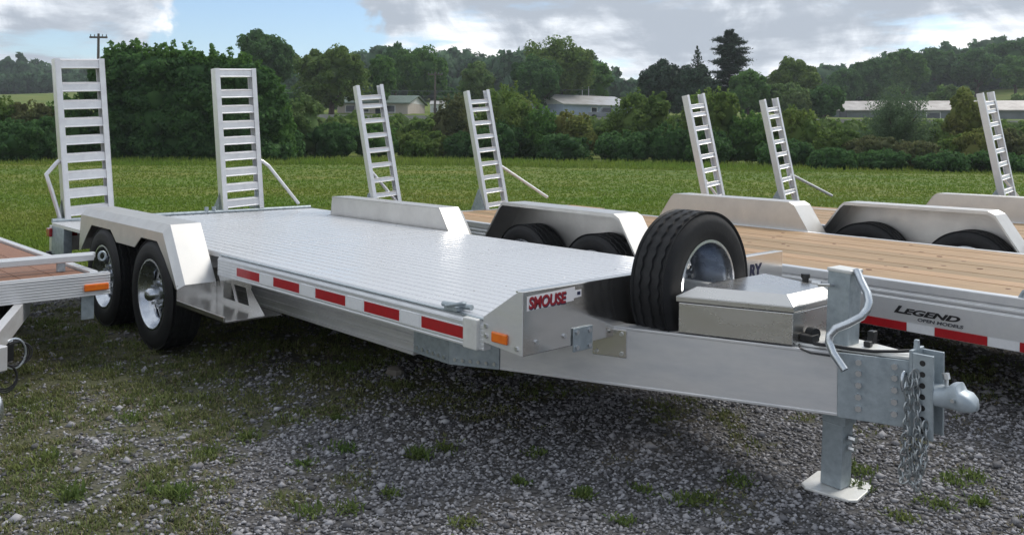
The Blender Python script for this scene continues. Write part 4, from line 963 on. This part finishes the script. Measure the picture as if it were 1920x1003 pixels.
for px, top, half, dep, lf, lb in ((1575, 116, 34, 170, 'leaf_dark', 'leftmost tree of the wooded slope above the long shed'), (1630, 96, 40, 180, 'leaf_dark', 'open crowned tree on the wooded slope where sky shows through'),
        (1690, 80, 44, 190, 'leaf_mid', 'second tallest tree of the wooded slope above the willowy tree'), (1760, 76, 46, 200, 'leaf_dark', 'dark tree on the wooded slope above the pale bush tree'),
        (1830, 78, 44, 190, 'leaf_dark', 'dark full tree high on the wooded slope left of the topmost tree'), (1893, 60, 46, 200, 'leaf_dark', 'topmost tree of the wooded slope at the right edge'), (1902, 84, 34, 180, 'leaf_mid', 'lighter green tree low on the wooded slope at the right edge'), (1960, 52, 48, 200, 'leaf_dark', 'tree cut by the right edge on the wooded slope')):
    plant('slope_tree', lb, 'tree', px, top, half, dep, lf, group='trees on the wooded slope', crown_base=.2)
# hedge line along the field
shr = [(0, 196, 48, 47, 'leaf_olive', 'olive brush at the left edge below the far field'), (62, 204, 46, 47, 'leaf_brown', 'brownish brush left of the first wide ramp'), (30, 240, 60, 45, 'leaf_dark', 'low dark brush at the left edge of the field'), (125, 190, 44, 49, 'leaf_mid', 'shrub directly behind the first wide ramp'), (95, 232, 40, 46, 'leaf_dark', 'low dark shrub at the foot of the first wide ramp'),
    (478, 152, 42, 51, 'leaf_mid', 'tall leafy shrub behind the second wide ramp'), (520, 190, 34, 50, 'leaf_mid', 'dark leafy shrub right of the second wide ramp'), (572, 184, 44, 55, 'leaf_pale', 'pale feathery shrub below the dark rounded tree'), (540, 248, 34, 52, 'leaf_dark', 'low dark shrub below the pale feathery one'), (622, 236, 46, 55, 'leaf_dark', 'low dark shrub left of the first ladder ramp'), (705, 236, 46, 57, 'leaf_mid', 'low shrub seen through the first ladder ramp'),
    (792, 248, 48, 58, 'leaf_bright', 'low bright green shrub between the two ladder ramps'), (850, 176, 36, 60, 'leaf_brown', 'reddish brown shrub left of the second ladder ramp'), (870, 250, 40, 58, 'leaf_dark', 'low dark shrub behind the second ladder ramp'), (958, 154, 62, 57, 'leaf_bright', 'big bright green shrub right of the second ladder ramp'), (930, 225, 50, 55, 'leaf_dark', 'dark lower shrub in front of the big bright one'),
    (1014, 196, 40, 56, 'leaf_mid', 'mid green shrub left of the yellowish one'), (1075, 204, 42, 56, 'leaf_yellow', 'yellowish green shrub in front of the white barn'), (1060, 250, 56, 54, 'leaf_dark', 'dark low shrub below the yellowish green one'), (1195, 164, 62, 57, 'leaf_olive', 'open olive shrub in front of the right end of the white barn'), (1170, 240, 56, 53, 'leaf_dark', 'dark low shrub below the open olive one'), (1255, 225, 40, 52, 'leaf_dark', 'dark shrub left of the third trailer near ramp'),
    (1335, 148, 62, 54, 'leaf_bright', 'tall bright shrub behind the near ramp of the third trailer'), (1320, 235, 55, 51, 'leaf_dark', 'low dark shrub behind the near ramp of the third trailer'), (1405, 200, 44, 53, 'leaf_mid', 'mid green shrub between the two ramps of the third trailer'), (1492, 188, 48, 51, 'leaf_bright', 'bright shrub right of the far ramp of the third trailer'), (1470, 250, 60, 48, 'leaf_dark', 'low dark shrub at the foot of the far ramp of the third trailer'),
    (1562, 232, 50, 50, 'leaf_olive', 'low olive shrub in front of the long shed left end'), (1630, 244, 54, 48, 'leaf_brown', 'low brown shrub left below the feathery grey tree'), (1720, 250, 56, 47, 'leaf_brown', 'low brown shrub right below the feathery grey tree'), (1800, 236, 46, 48, 'leaf_olive', 'low olive shrub below the yellowish tree'), (1838, 224, 40, 46, 'leaf_yellow', 'low yellowish shrub left of the farthest ladder ramp'), (1895, 222, 46, 48, 'leaf_brown', 'brownish shrub right of the farthest ladder ramp'), (1960, 230, 50, 48, 'leaf_dark', 'dark shrub cut by the right edge'), (-60, 205, 50, 46, 'leaf_mid', 'shrub cut by the left edge'),
    (1565, 268, 46, 45, 'leaf_dark', 'dark knee high brush at the field edge below the shed door'), (1660, 272, 56, 45, 'leaf_dark', 'dark knee high brush at the field edge below the feathery grey tree'), (1770, 272, 56, 44, 'leaf_dark', 'dark knee high brush at the field edge left of the farthest ramp'), (1870, 268, 56, 44, 'leaf_dark', 'dark knee high brush at the field edge by the farthest ramp')]
for px, top, half, dep, lf, lb in shr: plant('shrub', lb, 'shrub', px, top, half, dep, lf, 'bush', group=SH)
plant('feathery_tree', 'feathery grey green tree in front of the long shed', 'tree', 1682, 138, 78, 58, 'leaf_grey', 'wispy', crown_base=.1)
plant('young_tree', 'young yellowish tree in front of the shed left of the farthest ramp', 'tree', 1808, 152, 42, 56, 'leaf_yellow', crown_base=.2, dens=.8)
# far woods, each one mass
def woods(name, label, spec, leaf, ls):
    parts = []; m = MB()
    for k, (px, top, half, depth) in enumerate(spec):
        p = at(px, depth); zt = zat(px, top, depth); r = half / FPX * depth; z0 = gz(p); H = max(3.0, zt - z0); c = (p[0], p[1], z0 + H * .55)
        parts.append(clumps(c, (r, r, H * .46), 22, 46, ls, rc=(.22, .40))); m.add(*core(c, (r * 1.15, r * 1.15, H * .62), k * 1.3))
    V = np.concatenate(parts).reshape(-1, 3)
    o = tri_object(name, V, leaf, 4, kind='stuff'); o['label'] = label; o['category'] = 'woods'
    c = m.build('inner_foliage', leaf, o, smooth=180)
woods('far_woods', 'far dark wooded ridge behind the houses in the middle', [(x, 98 + 7 * math.sin(x * .05) + (12 if x > 1100 else 0) + max(0, x - 1110) * .55, 34, 230 + 20 * math.sin(x * .031)) for x in range(680, 1230, 24)] + [(x, 142, 30, 200) for x in range(500, 700, 26)] + [(x, 150, 30, 215) for x in range(690, 1240, 24)], 'leaf_far_haze', .75)
woods('far_woods', 'wooded slope rising behind the long shed at right', [(x, 122 - (x - 1540) * .19 + 9 * math.sin(x * .06), 34, 235) for x in range(1540, 2060, 22)] + [(x, 160 - (x - 1540) * .11, 34, 200) for x in range(1560, 2060, 26)], 'leaf_far_haze', .75)
woods('far_woods', 'low wooded hill on the left horizon', [(x, 134 + 5 * math.sin(x * .09) + (x + 150) * .01, 26, 330) for x in range(-150, 230, 17)] + [(x, 158, 24, 290) for x in range(-150, 230, 17)] + [(14, 118, 13, 330), (38, 117, 9, 330)], 'leaf_far_haze', .9)
woods('far_woods', 'dark belt of trees between the road and the hedge', [(x, 182 + 10 * math.sin(x * .11), 26, 138) for x in list(range(510, 640, 26)) + list(range(1195, 1560, 26)) + list(range(840, 1010, 30))], 'leaf_dark', .42)

woods('undergrowth', 'tangled brush on the bank between the hedge and the road', [(x, 232 + 6 * math.sin(x * .13) - 5 * math.sin(x * .037), 30, 68 + 5 * math.sin(x * .5)) for x in range(-80, 2060, 22)], 'leaf_olive', .20)
# ------------------------------------------------------------------ gravel, grass, weeds, stones
def gravel():
    n = 150000
    d = 1.9 + rng.random(n) ** 1.25 * 8.5; l = rng.uniform(-.66, .66, n) * d * 1.0
    X = CAM[0] + d * FW[0] + l * RT[0]; Y = CAM[1] + d * FW[1] + l * RT[1]
    g = grassiness(X, Y); keep = rng.random(n) < np.clip(1.3 - g * 1.7, .16, 1) * np.where(d < 6, 1, .55)
    X, Y, d = X[keep], Y[keep], d[keep]; n = len(X); Z = tz(X, Y)
    s = (.0062 + .0085 * rng.random(n) ** 2.2) * (1 + np.maximum(0, d - 4) * .10)
    big = rng.random(n) < .05; s[big] *= rng.uniform(1.3, 2.1, big.sum())
    base = np.array([[1, 0, 0], [-1, 0, 0], [0, 1, 0], [0, -1, 0], [0, 0, 1], [0, 0, -1]], float)
    V = base[None] * rng.uniform(.6, 1.35, (n, 6, 1)) + rng.normal(0, .22, (n, 6, 3)); V[:, :, 2] *= .62
    a = rng.uniform(0, 6.28, n); c, sn = np.cos(a), np.sin(a); vx = V[:, :, 0] * c[:, None] - V[:, :, 1] * sn[:, None]; vy = V[:, :, 0] * sn[:, None] + V[:, :, 1] * c[:, None]
    V = np.stack([vx, vy, V[:, :, 2]], -1) * s[:, None, None] + np.stack([X, Y, Z + s * .28], -1)[:, None, :]
    f = np.array([[0, 2, 4], [2, 1, 4], [1, 3, 4], [3, 0, 4], [2, 0, 5], [1, 2, 5], [3, 1, 5], [0, 3, 5]])
    idx = (f[None] + (np.arange(n) * 6)[:, None, None]).reshape(-1)
    o = tri_object('gravel', V.reshape(-1, 3), 'stone', 3, idx=idx, kind='stuff'); o['label'] = 'grey crushed gravel covering the lot around the trailers'; o['category'] = 'gravel'
gravel()
def blades(X, Y, h, lean, w, per):
    n = len(X); k = np.repeat(np.arange(n), per); m = len(k); Z = tz(X, Y)
    a = rng.uniform(0, 6.28, m); ln = rng.uniform(.1, 1, m) * lean; H = h[k] * rng.uniform(.45, 1.1, m)
    bx = X[k] + rng.normal(0, .022, m) * (h[k] / .06); by = Y[k] + rng.normal(0, .022, m) * (h[k] / .06); bz = Z[k] - .004
    px, py = -np.sin(a) * w[k] * .5, np.cos(a) * w[k] * .5
    mid = .55; A = np.stack([bx - px, by - py, bz], -1); B = np.stack([bx + px, by + py, bz], -1)
    cx, cy = np.cos(a) * ln * H, np.sin(a) * ln * H
    T = np.stack([bx + cx, by + cy, bz + H], -1)
    C1 = np.stack([bx + cx * .3 + px * .8, by + cy * .3 + py * .8, bz + H * mid], -1); C2 = np.stack([bx + cx * .3 - px * .8, by + cy * .3 - py * .8, bz + H * mid], -1)
    return np.stack([A, B, C1, C2], 1), np.stack([C2, C1, T], 1)
def grass():
    Q = []; T = []
    n = 85000                                              # the field
    u = rng.random(n); d = 1 / (1 / 9.0 * (1 - u) + 1 / 56.0 * u); l = rng.uniform(-.68, .68, n) * d; X = CAM[0] + d * FW[0] + l * RT[0]; Y = CAM[1] + d * FW[1] + l * RT[1]
    g = grassiness(X, Y); keep = rng.random(n) < sstep(.55, .95, g); X, Y, d = X[keep], Y[keep], d[keep]
    h = (.045 + .05 * fbm(X * .5, Y * .5) * rng.random(len(X))) * (1 + .006 * d); q, t = blades(X, Y, h, 1.0, .006 + .0011 * d, 3); Q.append(q); T.append(t)
    n = 16000                                              # longer fringe along the hedge
    px = rng.uniform(-60, 1980, n); dep = rng.uniform(41, 50, n) + 5 * np.exp(-((px - 800) / 420) ** 2); l = (px - 960) / FPX * dep; X = CAM[0] + dep * FW[0] + l * RT[0]; Y = CAM[1] + dep * FW[1] + l * RT[1]
    h = rng.uniform(.12, .45, n) * sstep(38, 47, dep); q, t = blades(X, Y, h, .5, np.full(n, .05), 2); Q.append(q); T.append(t)
    Q = np.concatenate(Q); T = np.concatenate(T); V = np.concatenate([Q.reshape(-1, 3), T.reshape(-1, 3)])
    # triangles only, so each blade stays one cheap island of three faces
    nq = len(Q); qi = np.arange(nq)[:, None] * 4; tri = np.concatenate([qi + np.array([[0, 1, 2]]), qi + np.array([[0, 2, 3]])]); ti = nq * 4 + np.arange(len(T))[:, None] * 3 + np.array([[0, 1, 2]])
    o = tri_object('grass', V, 'blade', 3, idx=np.concatenate([tri, ti]), kind='stuff'); o['label'] = 'short grass of the field and the thin growth through the gravel'; o['category'] = 'grass'
grass()
def lot_grass():
    for nm, m, cnt, lo, per, hs, lean, lb in (('thin_grass', 'lotgrass', 90000, .30, 5, (.014, .046), 1.1, 'thin olive grass growing in patches through the gravel'), ('dry_thatch', 'thatch', 90000, .18, 3, (.010, .022), 2.2, 'dry straw coloured thatch lying on the gravel')):
        d = 2.4 + rng.random(cnt) ** 1.2 * 8.0; l = rng.uniform(-.66, .66, cnt) * d; X = CAM[0] + d * FW[0] + l * RT[0]; Y = CAM[1] + d * FW[1] + l * RT[1]
        g = grassiness(X, Y); tf = fbm(X * 7 + 2, Y * 7 + 4, 3); keep = rng.random(cnt) < np.clip((g - lo) * 2.2, 0, .9) * sstep(.28, .60, tf)
        X, Y, g, d, tf = X[keep], Y[keep], g[keep], d[keep], tf[keep]
        h = (hs[0] + (hs[1] - hs[0]) * rng.random(len(X)) * np.clip(g * 1.2, .2, 1)) * (.6 + tf); q, t = blades(X, Y, h, lean, .0038 + .0006 * d, per)
        V = np.concatenate([q.reshape(-1, 3), t.reshape(-1, 3)]); nq = len(q); qi = np.arange(nq)[:, None] * 4
        tri = np.concatenate([qi + np.array([[0, 1, 2]]), qi + np.array([[0, 2, 3]])]); ti = nq * 4 + np.arange(len(t))[:, None] * 3 + np.array([[0, 1, 2]])
        o = tri_object(nm, V, m, 3, idx=np.concatenate([tri, ti]), kind='stuff'); o['label'] = lb; o['category'] = 'grass'
lot_grass()
def ray_ground(px, py):
    yy = Y0 + math.sin(ROLL) * (px - 960); d = FPX * CAMZ / (py - yy); return at(px, d)
WEED = [(340, 945, .085), (140, 950, .075), (300, 935, .05), (590, 970, .05), (575, 880, .035), (790, 860, .075), (840, 845, .05), (1100, 930, .055), (1010, 850, .04), (660, 960, .045), (740, 930, .035), (1290, 935, .05), (1390, 900, .05), (1330, 930, .04), (1840, 930, .05), (1790, 890, .05), (1830, 880, .05), (1765, 935, .05), (650, 850, .05), (470, 830, .05), (640, 790, .03), (90, 880, .06), (40, 900, .05), (1610, 905, .06), (1618, 875, .06), (215, 620, .09), (880, 985, .04), (1175, 975, .04), (390, 860, .05), (250, 800, .05), (1700, 960, .04), (980, 905, .035), (1210, 915, .035)]
NAMED = {(340, 945): 'biggest green weed tuft in the gravel at bottom left', (140, 950): 'wide weed tuft near the bottom left corner', (790, 860): 'dark green weed tuft in the middle of the gravel', (215, 620): 'grass clump under the front beam of the left trailer', (1610, 905): 'weed growing over the front corner of the jack foot plate', (1840, 930): 'yellowish weed patch near the bottom right corner', (1100, 930): 'upright weed tuft in the gravel at bottom centre'}
def weeds():
    rest = []
    for k, (px, py, r) in enumerate(WEED):
        p = ray_ground(px, py); z = gz(p); n = int(40 + r * 1100); a = rng.uniform(0, 6.28, n); e = rng.uniform(.2, 1.35, n); L_ = r * rng.uniform(.35, 1.1, n)
        o0 = rng.normal(0, 1, (n, 2)) * np.array([r, r * .8]) * (.42 if (px, py) in NAMED else .8); dirv = np.stack([np.cos(a) * np.cos(e), np.sin(a) * np.cos(e), np.sin(e)], 1)
        b = np.stack([o0[:, 0], o0[:, 1], np.zeros(n)], 1); tip = b + dirv * L_[:, None]; s = np.stack([-np.sin(a), np.cos(a), np.zeros(n)], 1) * (.0025 + .004 * rng.random((n, 1)))
        mid = b + dirv * L_[:, None] * .55 + np.array([0, 0, .006])
        V = np.stack([b, mid - s, tip, mid + s], 1).reshape(-1, 3)
        if (px, py) in NAMED:
            o = tri_object('weed', V, 'weed', 4); o.location = (p[0], p[1], z); tag(o, NAMED[(px, py)], 'weed')
        else: rest.append(V + np.array([p[0], p[1], z]))
    o = tri_object('small_weeds', np.concatenate(rest), 'weed', 4, kind='stuff'); o['label'] = 'small weed tufts scattered over the gravel'; o['category'] = 'weeds'
weeds()
def stone(px, py, r, label, m='rock'):
    p = ray_ground(px, py); b = MB(); V, F = core((0, 0, r * .2), (r * 1.6, r * 1.2, r * .8), px * .1, 10, 7); b.add(V, F); o = b.build('rock', m, None, smooth=25); o.location = (p[0], p[1], gz(p)); tag(o, label, 'rock')
stone(745, 706, .075, 'pale fist sized rock lying in shade under the front trailer')
stone(150, 868, .03, 'flat pale stone in the grass at bottom left')
stone(560, 792, .025, 'small whitish stone in the gravel left of the middle')

# ------------------------------------------------------------------ the air
def haze():
    o = MB().box(-3200, 3200, -3200, 3200, -2.2, 78).build('haze', 'glass'); o['kind'] = 'stuff'; o['label'] = 'thin pale haze in the air'; o['category'] = 'haze'
    m = bpy.data.materials.new('thin_haze'); m.use_nodes = True; nt = m.node_tree; nt.nodes.clear()
    out = nt.nodes.new('ShaderNodeOutputMaterial'); v = nt.nodes.new('ShaderNodeVolumePrincipled'); v.inputs['Density'].default_value = HAZE; v.inputs['Color'].default_value = (.86, .91, 1, 1); v.inputs['Anisotropy'].default_value = .25
    nt.links.new(v.outputs[0], out.inputs['Volume']); o.data.materials.clear(); o.data.materials.append(m); o.display_type = 'WIRE'
HAZE = .0004
haze()
